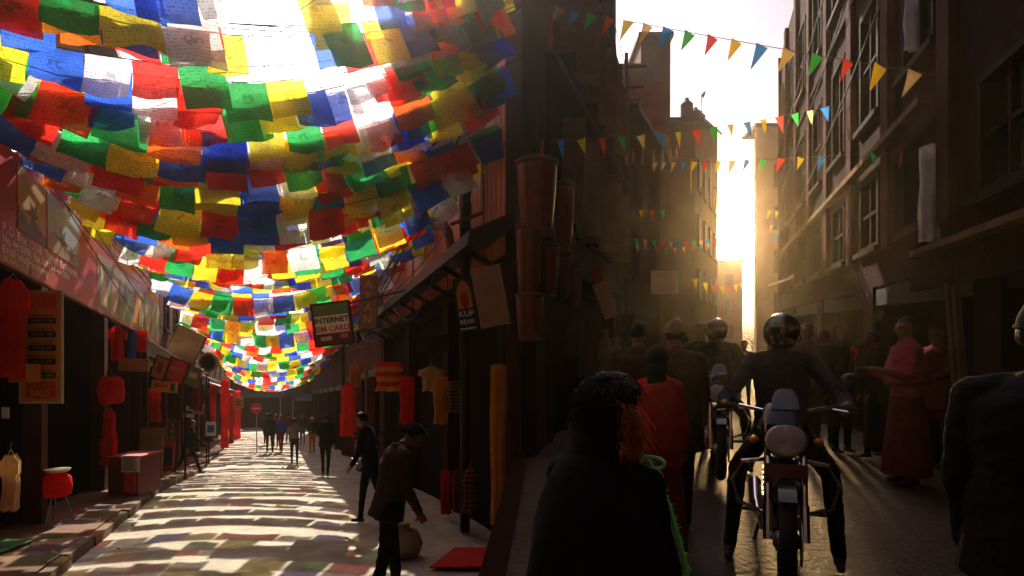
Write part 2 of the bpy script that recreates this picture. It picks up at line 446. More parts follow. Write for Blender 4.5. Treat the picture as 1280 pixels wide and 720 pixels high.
def person(label, foot, rz=0.0, h=1.7, top='black', bottom='charcoal', lean=0, nod=0, turn=0, legs=((0, 0), (0, 0)), arms=((5, 8, 15), (5, 8, 15)),
           voxel=0.02, hair='short', skirt=False, coat=0.0, group=None, J=None, bulk=1.0, shoe='shoe', hair_mat='hair', hat_mat='cloth_khaki', fem=False, sleeve=True, name='person', drop=True, shawl=0):
    k = h / 1.70; J = J or {}
    caps = []          # (p, q, r0, r1, region)
    ln_r = math.radians(lean)
    tv = Vector((0, math.sin(ln_r), math.cos(ln_r))); fv = Vector((0, math.cos(ln_r), -math.sin(ln_r))); xv = Vector((1, 0, 0))
    pel = Vector(J.get('pelvis', (0, 0, .95 * k)))
    leg_j = []
    for i, sd_ in enumerate((-1, 1)):
        hip = pel + xv * sd_ * .085 * k - Vector((0, 0, .03 * k))
        if ('knee', sd_) in J:
            kn, an = Vector(J[('knee', sd_)]), Vector(J[('ank', sd_)])
        else:
            a, b = [math.radians(q) for q in legs[i]]
            kn = hip + Vector((sd_ * .01, math.sin(a), -math.cos(a))) * .43 * k
            an = kn + Vector((0, math.sin(a - b), -math.cos(a - b))) * .42 * k
        leg_j.append((hip, kn, an))
    if drop and 'pelvis' not in J:
        dz = min(j[2].z for j in leg_j) - .075 * k
        pel = pel - Vector((0, 0, dz)); leg_j = [tuple(p - Vector((0, 0, dz)) for p in j) for j in leg_j]
    B = bulk
    for (hip, kn, an) in leg_j:
        lo = .058 if not coat else .06
        caps.append((hip, kn, .085 * k * B, .058 * k * B, 'bottom')); caps.append((kn, an, .056 * k * B, .040 * k * B, 'bottom'))
        caps.append((an + Vector((0, -.035, -.035)) * k, an + Vector((0, .13, -.045)) * k, .036 * k, .028 * k, 'shoe'))
        caps.append((an, an + Vector((0, .03, -.035)) * k, .042 * k, .04 * k, 'shoe'))
    sh_w = (.135 if shawl else .165 if fem else .19) * k
    sh = pel + tv * .452 * k
    nb = pel + tv * .52 * k
    wr = []
    for i, sd_ in enumerate((-1, 1)):
        s0 = sh + xv * sd_ * sh_w
        if ('elb', sd_) in J:
            el, wt = Vector(J[('elb', sd_)]), Vector(J[('wr', sd_)])
        else:
            a, o, e = [math.radians(q) for q in arms[i]]
            el = s0 + Vector((sd_ * math.sin(o), math.sin(a) * math.cos(o), -math.cos(a) * math.cos(o))) * .29 * k
            wt = el + Vector((sd_ * math.sin(o) * .3 - sd_ * .25 * math.sin(e), math.sin(a + e), -math.cos(a + e))).normalized() * .25 * k
        caps.append((nb + xv * sd_ * .035 * k - tv * .02 * k, s0 + tv * .0, .052 * k, .060 * k * B, 'top'))
        caps.append((s0, el, .060 * k * B, .046 * k * B, 'top' if sleeve else 'top'))
        caps.append((el, wt, .045 * k * B, .032 * k * B, 'top' if sleeve else 'skin'))
        d = (wt - el).normalized()
        nrm = xv * (-sd_) if abs(d.x) < .8 else Vector((0, 1, 0))
        nrm = (nrm - d * nrm.dot(d)).normalized()
        if voxel <= 0.012:
            fingers(caps, wt, d, nrm, sd_, J.get('curl', 35), k)
        else:
            caps.append((wt, wt + d * .09 * k, .033 * k, .026 * k, 'skin')); caps.append((wt + d * .08 * k, wt + d * .14 * k + nrm * .03 * k, .026 * k, .016 * k, 'skin'))
            caps.append((wt + d * .03 * k, wt + d * .085 * k + fv * .035 * k, .015 * k, .012 * k, 'skin'))
        wr.append(wt)
    # head
    hr = ln_r + math.radians(nod)
    Mh = Matrix.Rotation(math.radians(turn), 3, 'Z') @ Matrix.Rotation(-hr, 3, 'X')
    hc = nb + Mh @ Vector((0, .025, .155)) * k
    caps.append((nb - tv * .03 * k, hc - Mh @ Vector((0, .01, .06)) * k, .058 * k, .052 * k, 'skin'))
    # raw volume
    mb = MB()
    for (p, q, r0, r1, rg) in caps:
        mb.cap(p, q, r0, r1, 10)
    torso = [(-.10, .150, .105), (0, .170, .118), (.10, .160 if not fem else .145, .112), (.22, .155 if not fem else .138, .110), (.34, .175 if not fem else .155, .122), (.44, .175 if not fem else .155, .105), (.50, .105, .078), (.545, .06, .06)]
    loft(mb, [(pel + tv * z * k - fv * 0.005, xv * a * k * B, fv * b * k * B * (1.08 if coat else 1)) for z, a, b in torso])
    caps.append((pel + tv * .06 * k, pel + tv * .42 * k, .15 * k, .16 * k, 'top')); caps.append((pel + tv * -.08 * k, pel + tv * (-.02) * k, .15 * k, .16 * k, 'top' if coat or skirt else 'bottom'))
    if coat:
        loft(mb, [(pel + tv * z * k, xv * a * k * B, fv * b * k * B) for z, a, b in ((-coat, .20, .15), (-coat * .5, .19, .14), (.05, .178, .128), (.16, .168, .12))])
        caps.append((pel + Vector((0, 0, -coat)) * k, pel, .15 * k, .15 * k, 'top'))
    if shawl:
        base = nb.z / k
        loft(mb, [(nb + tv * z * k - fv * .01, xv * a * k, fv * b * k) for z, a, b in ((-shawl, .235, .19), (-shawl * .7, .245, .19), (-.26, .215, .165), (-.15, .182, .14), (-.07, .135, .11), (-.015, .10, .09), (.04, .066, .068))], 20)
        caps.append((nb - tv * shawl * k, nb - tv * .1 * k, .21 * k, .17 * k, 'top'))
    if skirt:
        zb = .10 - pel.z / k
        loft(mb, [(pel + Vector((0, 0, z)) * k, xv * a * k, Vector((0, 1, 0)) * b * k) for z, a, b in ((zb, .24, .22), (zb * .6, .215, .19), (zb * .25, .19, .15), (0.02, .17, .125), (.12, .145, .11))], 20)
        caps.append((pel + Vector((0, 0, zb)) * k, pel + Vector((0, 0, -.05)) * k, .2 * k, .16 * k, 'bottom'))
    # skull, jaw, nose, brow, ears
    mb.ell(hc + Mh @ Vector((0, -.012, .02)) * k, (.077 * k, .096 * k, .098 * k), Mh, 16, 12)
    mb.ell(hc + Mh @ Vector((0, .022, -.045)) * k, (.060 * k, .068 * k, .070 * k), Mh, 14, 10)
    mb.cap(hc + Mh @ Vector((0, .085, .012)) * k, hc + Mh @ Vector((0, .106, -.022)) * k, .011 * k, .016 * k, 8)
    mb.cap(hc + Mh @ Vector((-.035, .078, .022)) * k, hc + Mh @ Vector((.035, .078, .022)) * k, .014 * k, .014 * k, 8)
    mb.cap(hc + Mh @ Vector((-.02, .088, -.055)) * k, hc + Mh @ Vector((.02, .088, -.055)) * k, .010 * k, .010 * k, 8)
    for sd_ in (-1, 1):
        mb.ell(hc + Mh @ Vector((sd_ * .078, -.008, -.005)) * k, (.012 * k, .022 * k, .034 * k), Mh, 10, 8)
    caps.append((hc + Mh @ Vector((0, 0, -.05)) * k, hc + Mh @ Vector((0, 0, .04)) * k, .075 * k, .08 * k, 'skin'))
    # one continuous skin over the whole volume
    tmp = bpy.data.objects.new('tmp', mb.mesh('tmp', 'skin')); col.objects.link(tmp)
    rm = tmp.modifiers.new('r', 'REMESH'); rm.mode = 'VOXEL'; rm.voxel_size = voxel
    smo = tmp.modifiers.new('s', 'SMOOTH'); smo.factor = 0.5; smo.iterations = 3 if voxel > .012 else 4
    dg = bpy.context.evaluated_depsgraph_get()
    me = bpy.data.meshes.new_from_object(tmp.evaluated_get(dg))
    old = tmp.data; bpy.data.objects.remove(tmp); bpy.data.meshes.remove(old)
    # clothing regions and creases
    regs = ['skin', 'top', 'bottom', 'shoe']
    nv = len(me.vertices); P = np.zeros(nv * 3); me.vertices.foreach_get('co', P); P = P.reshape(-1, 3)
    D = np.full((len(regs), nv), 9.0)
    for (p, q, r0, r1, rg) in caps:
        i = regs.index(rg); D[i] = np.minimum(D[i], seg_dist(P, p, q, r0, r1))
    vr = D.argmin(axis=0)
    NR = np.zeros(nv * 3); me.vertices.foreach_get('normal', NR); NR = NR.reshape(-1, 3)
    off = rnd.random() * 50
    for i in range(nv):
        if vr[i] in (1, 2):
            x, y, z = P[i]
            a = noise.noise((x * 9 + off, y * 9, z * 14)) * .008 + noise.noise((x * 22 + off, y * 22, z * 34)) * .0035 + (.006 if vr[i] == 1 else .002)
            P[i] += NR[i] * a * k
    me.vertices.foreach_set('co', P.ravel())
    me.materials.clear()
    for mname in ('skin', 'cloth_' + top, 'cloth_' + bottom, shoe):
        me.materials.append(MATS[mname])
    lt = np.zeros(len(me.polygons), dtype=np.int32); me.polygons.foreach_get('loop_start', lt)
    li = np.zeros(len(me.loops), dtype=np.int32); me.loops.foreach_get('vertex_index', li)
    me.polygons.foreach_set('material_index', vr[li[lt]].astype(np.int32))
    me.polygons.foreach_set('use_smooth', [True] * len(me.polygons)); me.update()
    root = thing(name, label, 'person', foot, rz, group)
    ob = bpy.data.objects.new('body', me); col.objects.link(ob); ob.parent = root; MW[ob.name] = MW[root.name]
    # eyes
    if voxel <= .02 and hair != 'helmet':
        for sd_ in (-1, 1):
            MB().ell(hc + Mh @ Vector((sd_ * .031, .078, .003)) * k, (.012 * k,) * 3, None, 8, 6).build('eye', 'sign_black', ob, True, world=False)
    # hair / headgear
    def shell(r, keep, jitter=.004, n=26, kk=18, cc=(0, -.012, .02)):
        m = MB(); c = hc + Mh @ Vector(cc) * k
        vs, idx, fs = [], {}, []
        for i in range(kk + 1):
            for j in range(n):
                t = 2 * PI * j / n; a = PI * i / kk
                q = Vector((math.sin(a) * math.cos(t), math.sin(a) * math.sin(t), math.cos(a)))
                jit = 1 + noise.noise(q * 5 + Vector((off, 0, 0))) * jitter * 10
                vs.append((q, c + Mh @ Vector((q.x * r[0], q.y * r[1], q.z * r[2])) * k * jit))
        for i in range(kk):
            for j in range(n):
                f = (i * n + j, i * n + (j + 1) % n, (i + 1) * n + (j + 1) % n, (i + 1) * n + j)
                qc = sum((vs[x][0] for x in f), Vector()) / 4
                if keep(qc): fs.append(f)
        m.add([v[1] for v in vs], fs)
        return m
    def strands(m, r, n, l0, l1, keep, cc=(0, -.012, .02)):
        c = hc + Mh @ Vector(cc) * k
        for _ in range(n):
            q = Vector((rnd.gauss(0, 1), rnd.gauss(0, 1), rnd.gauss(0, 1))).normalized()
            if not keep(q): continue
            p = c + Mh @ Vector((q.x * r[0], q.y * r[1], q.z * r[2])) * k
            d = (Mh @ (q * .6 + Vector((rnd.uniform(-.5, .5), -.2, -.6)))).normalized()
            ln2 = rnd.uniform(l0, l1) * k
            m.tube([p - d * .01, p + d * ln2 * .5, p + d * ln2 + Vector((0, 0, -.3 * ln2))], [.0022 * k, .0016 * k, .0006 * k], 3)
    if hair in ('short', 'long', 'bun', 'loose'):
        kp = (lambda q: q.z > .35 + .25 * q.y or (q.y < .05 and q.z > -.55))
        m = shell((.087, .106, .108) if hair != 'loose' else (.118, .128, .118), kp, .005 if hair != 'loose' else .009)
        if voxel <= .012: strands(m, (.088, .107, .109) if hair != 'loose' else (.118, .128, .118), 900 if hair == 'loose' else 500, .02, .05, kp)
        if hair in ('long', 'loose'):
            loft(m, [(hc + Mh @ Vector((0, -.06 - .02 * i, -.02 - .085 * i)) * k, Mh @ Vector(((.085 if hair == 'long' else .112) - .006 * i, 0, 0)) * k, Mh @ Vector((0, .045 - .003 * i, 0)) * k) for i in range(4)], 12)
        if hair == 'bun':
            m.ell(hc + Mh @ Vector((0, -.115, .03)) * k, (.05 * k, .042 * k, .05 * k), Mh)
        m.build('hair', hair_mat, root, True, world=False)
        if hair == 'loose':
            m2 = MB()
            for i in range(420):
                t = rnd.random(); a = rnd.gauss(0, .035)
                p = hc + Mh @ Vector((.105 + .03 * math.sin(t * 3) + rnd.gauss(0, .012), -.05 + rnd.gauss(0, .03), .03 - .15 * t)) * k
                d = Vector((rnd.uniform(-.2, 1), rnd.uniform(-.6, .3), rnd.uniform(-1.1, .2))).normalized()
                e = d * rnd.uniform(.025, .06) * k
                m2.tube([p, p + e * .5 + Vector((0, 0, -.004)), p + e + Vector((rnd.uniform(-.012, .012), 0, -.014))], [.0016 * k, .0013 * k, .0006 * k], 3)
            m2.build('loose_hair', 'hair_backlit', root, True, world=False)  # strands coloured as if lit from behind
    elif hair == 'beanie':
        m = shell((.088, .107, .114), lambda q: q.z > .05 + .15 * q.y, .003)
        m.build('cap', hat_mat, root, True, world=False)
        m = MB(); c = hc + Mh @ Vector((0, -.012, .02)) * k
        ring = [c + Mh @ Vector((.089 * math.cos(t), .107 * math.sin(t), .008 + .016 * math.sin(t))) * k for t in [2 * PI * i / 24 for i in range(25)]]
        m.tube(ring, .006 * k, 6, cap=False); m.build('cap_band', hat_mat, root, True, world=False)
        shell((.084, .103, .104), lambda q: q.y < .05 and -.6 < q.z < .1, .004).build('hair', 'hair', root, True, world=False)
    elif hair == 'peak':
        m = shell((.09, .11, .112), lambda q: q.z > .2 + .1 * q.y, .002)
        c = hc + Mh @ Vector((0, -.012, .02)) * k
        loft(m, [(c + Mh @ Vector((0, .09, .035)) * k, Mh @ Vector((.075, 0, 0)) * k, Mh @ Vector((0, .07, 0)) * k), (c + Mh @ Vector((0, .095, .042)) * k, Mh @ Vector((.07, 0, 0)) * k, Mh @ Vector((0, .065, 0)) * k)], 14)
        m.build('cap', hat_mat, root, True, world=False)
        shell((.084, .103, .104), lambda q: q.y < .05 and -.5 < q.z < .25, .004).build('hair', 'hair', root, True, world=False)
    elif hair == 'helmet':
        m = shell((.125, .150, .140), lambda q: not (q.y > .55 and -.55 < q.z < .25) and q.z > -.85, 0, 32, 24, (0, .01, .0))
        o = m.build('helmet', 'helmet', root, True, world=False)
        v = shell((.128, .153, .143), lambda q: q.y > .45 and -.62 < q.z < .32, 0, 32, 24, (0, .01, .0))
        v.build('visor', 'visor', o, True, world=False)
    return root, dict(hc=hc, Mh=Mh, sh=sh, nb=nb, pel=pel, tv=tv, fv=fv, k=k, wr=wr)

# ------------------------------------------------------------------ motorcycle (local front is -Y, wheels on z = 0)
def motorcycle(label, loc, rz, group=None, tank='black_paint', plate=None):
    t = thing('motorcycle', label, 'motorcycle', loc, rz, group)
    def part(m, name, mt, par=t, sm=True):
        o = m.build(name, mt, par, False, world=False)
        return autosmooth(o) if sm else o
    RX = Matrix.Rotation(PI / 2, 4, 'Y')
    for yc, nm in ((-.66, 'front_wheel'), (.66, 'rear_wheel')):
        wd = .045 if yc < 0 else .055
        m = MB()
        for j in range(28):       # hub and rim stay in the wheel mesh
            pass
        m.lathe([(.245, -.02), (.262, -.028), (.262, .028), (.245, .02)], (0, yc, .31), 28, M=RX)
        m.lathe([(.03, -.07), (.055, -.05), (.055, .05), (.03, .07)], (0, yc, .31), 14, M=RX)
        for i in range(10):
            a = 2 * PI * i / 10
            m.bar((0, yc + .05 * math.cos(a), .31 + .05 * math.sin(a)), (0, yc + .25 * math.cos(a), .31 + .25 * math.sin(a)), .016, .02, (1, 0, 0))
        wh = part(m, nm, 'steel')
        m = MB(); prof = [(wd * .9 * math.cos(a), wd * math.sin(a)) for a in [2 * PI * i / 10 for i in range(10)]]
        vs, fs = [], []
        for j in range(32):
            a = 2 * PI * j / 32
            for (pr, px_) in prof:
                r = .262 + .01 + pr; vs.append((px_, yc + r * math.cos(a), .31 + r * math.sin(a)))
        for j in range(32):
            for i in range(10):
                fs.append((j * 10 + i, j * 10 + (i + 1) % 10, ((j + 1) % 32) * 10 + (i + 1) % 10, ((j + 1) % 32) * 10 + i))
        m.add(vs, fs); part(m, 'tyre', 'rubber', wh)
        if yc < 0:
            m = MB(); m.lathe([(.06, -.003), (.13, -.003), (.13, .003), (.06, .003)], (.075, yc, .31), 24, M=RX); part(m, 'brake_disc', 'steel', wh)
    for s in (-1, 1):
        m = MB(); m.tube([(s * .095, -.66, .31), (s * .095, -.60, .50)], .026, 10); m.tube([(s * .095, -.60, .50), (s * .095, -.42, .98)], .019, 10)
        part(m, 'fork_leg', 'chrome')
    m = MB()
    pr = [(math.cos(a), math.sin(a)) for a in [math.radians(q) for q in range(50, 171, 12)]]
    vs, fs = [], []
    for (c, s_) in pr:
        for x in (-.07, -.045, 0, .045, .07):
            rr = .345 - (.025 if abs(x) > .06 else 0); vs.append((x, -.66 - rr * c, .31 + rr * s_))
    for i in range(len(pr) - 1):
        for j in range(4): fs.append((i * 5 + j, i * 5 + j + 1, (i + 1) * 5 + j + 1, (i + 1) * 5 + j))
    m.add(vs, fs); part(m, 'front_mudguard', tank)
    # headlight and cowl
    m = MB(); Mf = Matrix.Rotation(PI / 2 - .12, 4, 'X')
    m.lathe([(.04, -.10), (.085, -.05), (.105, .02), (.105, .05)], (0, -.52, .86), 22, 1.15, 1.0, M=Mf); hl = part(m, 'headlight', tank)
    m = MB(); m.lathe([(.098, .048), (.085, .064), (.04, .074), (.005, .077)], (0, -.52, .86), 22, 1.15, 1.0, M=Mf); part(m, 'lens', 'lens', hl)
    m = MB(); loft(m, [(Vector((0, -.52, .955)), Vector((.125, 0, 0)), Vector((0, .05, 0))), (Vector((0, -.47, 1.04)), Vector((.12, 0, 0)), Vector((0, .035, 0))), (Vector((0, -.44, 1.075)), Vector((.09, 0, 0)), Vector((0, .02, 0)))], 14)
    part(m, 'instrument_cowl', tank)
    m = MB(); loft(m, [(Vector((0, -.50, 1.04)), Vector((.075, 0, 0)), Vector((0, .012, 0))), (Vector((0, -.47, 1.10)), Vector((.07, 0, 0)), Vector((0, .011, 0))), (Vector((0, -.45, 1.145)), Vector((.05, 0, 0)), Vector((0, .008, 0))), (Vector((0, -.445, 1.16)), Vector((.025, 0, 0)), Vector((0, .005, 0)))], 14)
    part(m, 'windscreen', 'windscreen')
    if plate:
        m = MB(); m.wbox(-.11, .11, -.652, -.645, .66, .74); pl = part(m, 'number_plate', 'sign_maroon', sm=False)
    # handlebar, grips, mirrors, indicators
    m = MB(); m.tube([(-.37, -.28, 1.03), (-.25, -.33, 1.05), (-.10, -.40, 1.02), (.10, -.40, 1.02), (.25, -.33, 1.05), (.37, -.28, 1.03)], .012, 8); part(m, 'handlebar', 'chrome')
    for s in (-1, 1):
        m = MB(); m.tube([(s * .27, -.325, 1.047), (s * .40, -.265, 1.027)], .018, 8); part(m, 'grip', 'rubber')
        m = MB(); m.tube([(s * .26, -.33, 1.05), (s * .33, -.36, 1.16), (s * .35, -.35, 1.19)], .006, 6)
        mr = part(m, 'mirror', 'black_paint')
        m = MB(); m.ell((s * .36, -.345, 1.215), (.062, .018, .04)); part(m, 'mirror_head', 'black_paint', mr)
        m = MB(); m.ell((s * .17, -.53, .86), (.028, .028, .022)); part(m, 'indicator', 'amber')
        m = MB(); m.tube([(s * .26, -.36, 1.04), (s * .33, -.42, 1.03), (s * .38, -.40, 1.02)], .006, 6); part(m, 'brake_lever', 'chrome')
        # leg guard
        m = MB(); m.tube([(s * .06, -.30, .72), (s * .24, -.34, .70), (s * .30, -.34, .58), (s * .26, -.32, .44), (s * .08, -.26, .36)], .013, 8); part(m, 'leg_guard', 'chrome')
        m = MB(); m.tube([(s * .10, .12, .30), (s * .30, .12, .30)], .014, 8); part(m, 'foot_peg', 'rubber')
    # frame, tank, seat, engine, exhaust, tail
    m = MB(); m.tube([(0, -.42, .92), (0, -.30, .60), (0, -.22, .34), (0, .25, .30)], .024, 8); m.tube([(0, -.40, .86), (0, .0, .78), (0, .72, .74)], .022, 8)
    for s in (-1, 1): m.bar((s * .075, .22, .36), (s * .085, .66, .31), .03, .045)
    part(m, 'frame', 'black_paint')
    m = MB(); loft(m, [(Vector((0, y, z)), Vector((a, 0, 0)), Vector((0, 0, b))) for y, z, a, b in ((-.36, .88, .05, .05), (-.30, .89, .13, .10), (-.12, .90, .155, .12), (.06, .86, .12, .09), (.14, .82, .08, .05))], 18)
    tk = part(m, 'fuel_tank', tank)
    m = MB(); m.lathe([(.03, 0), (.03, .015), (.02, .02)], (0, -.14, 1.018), 14); part(m, 'filler_cap', 'chrome', tk)
    m = MB(); loft(m, [(Vector((0, y, z)), Vector((a, 0, 0)), Vector((0, 0, b))) for y, z, a, b in ((.08, .80, .09, .03), (.20, .80, .13, .045), (.45, .81, .14, .05), (.70, .86, .12, .04), (.82, .87, .07, .02))], 16)
    part(m, 'seat', 'rubber')
    m = MB(); m.lathe([(.13, -.14), (.15, -.10), (.15, .10), (.13, .14)], (0, .02, .36), 18, M=RX); loft(m, [(Vector((0, -.12, .42)), Vector((.10, 0, 0)), Vector((0, .07, .05))), (Vector((0, -.20, .66)), Vector((.10, 0, 0)), Vector((0, .07, .05)))], 12)
    for i in range(6): m.wbox(-.125, .125, -.27 + .004 * i, -.08, .47 + i * .032, .482 + i * .032)
    part(m, 'engine', 'steel')
    m = MB(); m.tube([(-.05, -.24, .52), (-.10, -.30, .40), (-.12, -.20, .26), (-.15, .20, .25)], .02, 8); m.tube([(-.15, .20, .25), (-.17, .45, .28), (-.18, .85, .36)], [.03, .045, .05], 12); part(m, 'exhaust', 'chrome')
    m = MB(); m.wbox(-.08, .08, .80, .86, .70, .80); part(m, 'tail_light', 'red_paint')
    m = MB(); m.tube([(-.10, .30, .32), (-.18, .34, .02)], .012, 6); part(m, 'stand', 'black_paint')
    return t
# ------------------------------------------------------------------ setting
m = MB(); m.add([(-90, -30, -4.2), (110, -30, -4.2), (110, 150, -4.2), (-90, 150, -4.2)], [(0, 1, 2, 3)])
tag(m.build('ground', 'terrain'), kind='structure')

def crease(y):                     # edge between the two lanes in front of the corner house
    return 0.20 + (y - 7.0) * 0.07
def sheet(rows, name, mt, skirt=0.25):
    """rows: list of lists of points, one list per step along the lane"""
    m = MB(); n = len(rows[0]); vs = [p for r in rows for p in r]
    fs = [(i * n + j, i * n + j + 1, (i + 1) * n + j + 1, (i + 1) * n + j) for i in range(len(rows) - 1) for j in range(n - 1)]
    m.add(vs, fs)
    o = m.build(name, mt); o.data.polygons.foreach_set('use_smooth', [True] * len(o.data.polygons))
    return tag(o, kind='structure')
ys = [-4 + 0.5 * i for i in range(115)]
def lrow(y, n=16):
    x1 = min(3.35 + LT * y, crease(y) - 0.02) if y < 7.4 else 3.35 + LT * y
    x0 = -2.45 + LT * y
    out_ = []
    for i in range(n + 1):
        x = x0 + (x1 - x0) * i / n
        z = L(0, y, gL(y)).z + 0.05 * math.cos((i / n - .5) * PI) - .05 + noise.noise((x * .8, y * .8, 0)) * .015
        out_.append((x, y, z))
    return out_
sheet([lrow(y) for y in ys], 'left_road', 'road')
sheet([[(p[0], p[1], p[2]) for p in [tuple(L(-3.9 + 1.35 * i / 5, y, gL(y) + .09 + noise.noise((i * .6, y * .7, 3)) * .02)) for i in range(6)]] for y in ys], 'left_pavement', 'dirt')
m = MB()
for y in ys[::2]:                  # kerb stones along the left pavement
    pass
kerb = thing('kerb', None, None, L(-2.45, 0, gL(0)))
kerb['kind'] = 'structure'
rk = random.Random(5)
y = 4.0
while y < 34:
    ln_ = rk.uniform(.75, 1.05); g = rk.uniform(-.012, .02); q = rk.uniform(-.02, .02)
    MB().box(lambda a, h, d: L(-2.55 + q + d, a, gL(a) + h), y + .012, y + ln_ - .012, -.15, .075 + g, 0, .13).build('kerb_stone', 'kerb', kerb)
    y += ln_
ysr = [-4 + 0.5 * i for i in range(180)]
def rrow(y, n=12):
    x0 = crease(y) if y < 7.2 else xR(y) - 2.4 - (0 if y < 15 else 3.0)
    x1 = xR(y) + 2.6 + (0 if y < 15 else 5.0)
    return [(x0 + (x1 - x0) * i / n, y, gR(y) + noise.noise((x0 + (x1 - x0) * i / n, y, 7)) * .012) for i in range(n + 1)]
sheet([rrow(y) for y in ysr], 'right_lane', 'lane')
# small retaining wall where the two lanes part
rw = thing('retaining_wall', 'low dark stone wall between the two lanes at the corner house', 'wall', (crease(3), 3, -.6))
m = MB()
for i in range(11):
    a0, a1 = -4 + i, -3 + i
    zb = lambda q: L(0, q, -2.3).z
    m.add([(crease(a) - d, a, z) for a in (a0, a1) for d in (0.0, .16) for z in (zb(a), gR(a) + .03)], [(0, 1, 3, 2), (4, 6, 7, 5), (0, 4, 5, 1), (2, 3, 7, 6), (0, 2, 6, 4), (1, 5, 7, 3)])
m.build('wall', 'brick_dark', rw)

# ------------------------------------------------------------------ buildings
def fl(u0, sgn): return lambda a, h, d: L(u0 + sgn * d, a, h)       # plane of the left lane, d goes into the house
def fr(u0, sgn): return lambda a, h, d: R(u0 + sgn * d, a, h)
def wins(s0, s1, n, h0, h1, wd):
    st = (s1 - s0) / n
    return [(s0 + st * (i + .5) - wd / 2, s0 + st * (i + .5) + wd / 2, h0, h1, 'w') for i in range(n)]

def row_house(label, f, s0, s1, top, base, shop_top, bays, wall, depth, storeys, name='shop_house', frame='wood_dark', inner=2.2, loc=None, eave=0.5, roof='eave_black', pier=.22, wd=.8, core_h=None):
    t = thing(name, label, 'house', loc if loc else f(s0, base, 0))
    bw_ = (s1 - s0) / bays
    holes = [(s0 + bw_ * i + pier, s0 + bw_ * (i + 1) - pier, base - .01, shop_top, 'o') for i in range(bays)]
    for (h0, h1, n) in storeys:
        holes += wins(s0 + .3, s1 - .3, n, h0, h1, wd)
    holes = [q if q[2] > base else (q[0], q[1], base, q[3], q[4]) for q in holes]
    facade(f, s0, s1, base, top, holes, .28, wall, t, frame)
    m = MB()                        # ends, back and roof
    m.box(f, s0, s0 + .25, base, top, .282, depth); m.box(f, s1 - .25, s1, base, top, .282, depth)
    m.box(f, s0 + .25, s1 - .25, base, top, depth - .2, depth); m.box(f, s0 + .25, s1 - .25, top - .2, top - .004, .282, depth - .2)
    m.build('side_wall', wall, t)
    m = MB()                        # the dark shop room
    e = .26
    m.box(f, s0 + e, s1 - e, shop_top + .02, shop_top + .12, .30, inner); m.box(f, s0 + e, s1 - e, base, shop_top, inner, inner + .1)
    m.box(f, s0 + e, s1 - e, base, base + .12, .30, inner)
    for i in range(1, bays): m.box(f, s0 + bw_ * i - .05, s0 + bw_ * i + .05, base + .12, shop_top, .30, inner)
    m.build('shop_room', 'interior_shade', t)
    if eave:
        MB().box(f, s0 - .05, s1 + .05, top + .004, top + .14, -eave, depth).build('roof', roof, t)
    for i in range(bays):           # rolled shutter box over every bay
        MB().box(f, s0 + bw_ * i + pier + .02, s0 + bw_ * (i + 1) - pier - .02, shop_top - .24, shop_top - .01, .03, .26).build('shutter_box', 'eave_black', t)
    return t

B0 = -2.55
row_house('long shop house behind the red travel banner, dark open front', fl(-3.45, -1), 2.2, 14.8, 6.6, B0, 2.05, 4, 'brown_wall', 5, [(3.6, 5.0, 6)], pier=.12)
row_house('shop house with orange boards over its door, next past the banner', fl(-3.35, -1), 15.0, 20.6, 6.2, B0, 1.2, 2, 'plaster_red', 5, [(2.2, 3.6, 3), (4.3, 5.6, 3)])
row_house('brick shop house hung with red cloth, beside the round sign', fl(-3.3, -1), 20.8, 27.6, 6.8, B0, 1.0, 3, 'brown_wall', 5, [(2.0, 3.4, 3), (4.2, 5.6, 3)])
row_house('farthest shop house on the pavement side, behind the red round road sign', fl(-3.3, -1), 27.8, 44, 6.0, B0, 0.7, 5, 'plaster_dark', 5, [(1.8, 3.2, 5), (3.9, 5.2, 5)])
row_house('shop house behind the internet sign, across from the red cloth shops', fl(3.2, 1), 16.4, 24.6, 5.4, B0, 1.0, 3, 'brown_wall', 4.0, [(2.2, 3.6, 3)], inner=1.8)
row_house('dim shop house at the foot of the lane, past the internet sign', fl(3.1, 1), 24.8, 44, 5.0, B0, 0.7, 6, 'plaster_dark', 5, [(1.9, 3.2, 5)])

# house closing the foot of the left lane
t = thing('end_house', 'dark house with grey awnings closing the foot of the flag lane', 'house', (-21, 50, L(0, 50, -2.4).z))
def fe(a, h, d): return (-21 + a, 50 + d, L(0, 50, h).z)
facade(fe, -11, 13, -2.6, 3.6, [(-9 + 3.6 * i, -6.2 + 3.6 * i, -2.3, .1, 'o') for i in range(6)] + wins(-10, 12, 8, 1.2, 2.6, 1.0), .4, 'plaster_dark', t)
MB().box(fe, -10.9, 12.9, -2.55, 3.5, 3, 3.3).build('back_wall', 'interior_shade', t)
MB().box(fe, -11.2, 13.2, 3.604, 3.75, -.6, 3.4).build('roof', 'eave_black', t)
for i, (a, wd, hh) in enumerate(((-6.5, 4.2, .7), (-1.2, 5.4, .9), (4.6, 4.6, .6))):
    t = thing('awning', ['sagging grey tarpaulin awning left of the widest one on the end house', 'widest grey tarpaulin awning in the middle of the end house', 'grey tarpaulin awning on the end house beside the right-hand shop row'][i], 'awning', fe(a, -2.4, -2))
    m = MB(); n = 8
    vs = [fe(a - wd / 2 + wd * j / n, hh - .55 * (k_ / 5) - .1 * math.sin(PI * j / n) * math.sin(PI * k_ / 5), -2.6 * k_ / 5) for k_ in range(6) for j in range(n + 1)]
    m.add(vs, [(k_ * (n + 1) + j, k_ * (n + 1) + j + 1, (k_ + 1) * (n + 1) + j + 1, (k_ + 1) * (n + 1) + j) for k_ in range(5) for j in range(n)])
    m.build('sheet', 'grey_tarp', t)
    for s in (-1, 1): MB().tube([fe(a + s * wd / 2 * .95, -2.4, -2.55), fe(a + s * wd / 2 * .95, hh - .56, -2.55)], .03, 6).build('pole', 'steel', t)

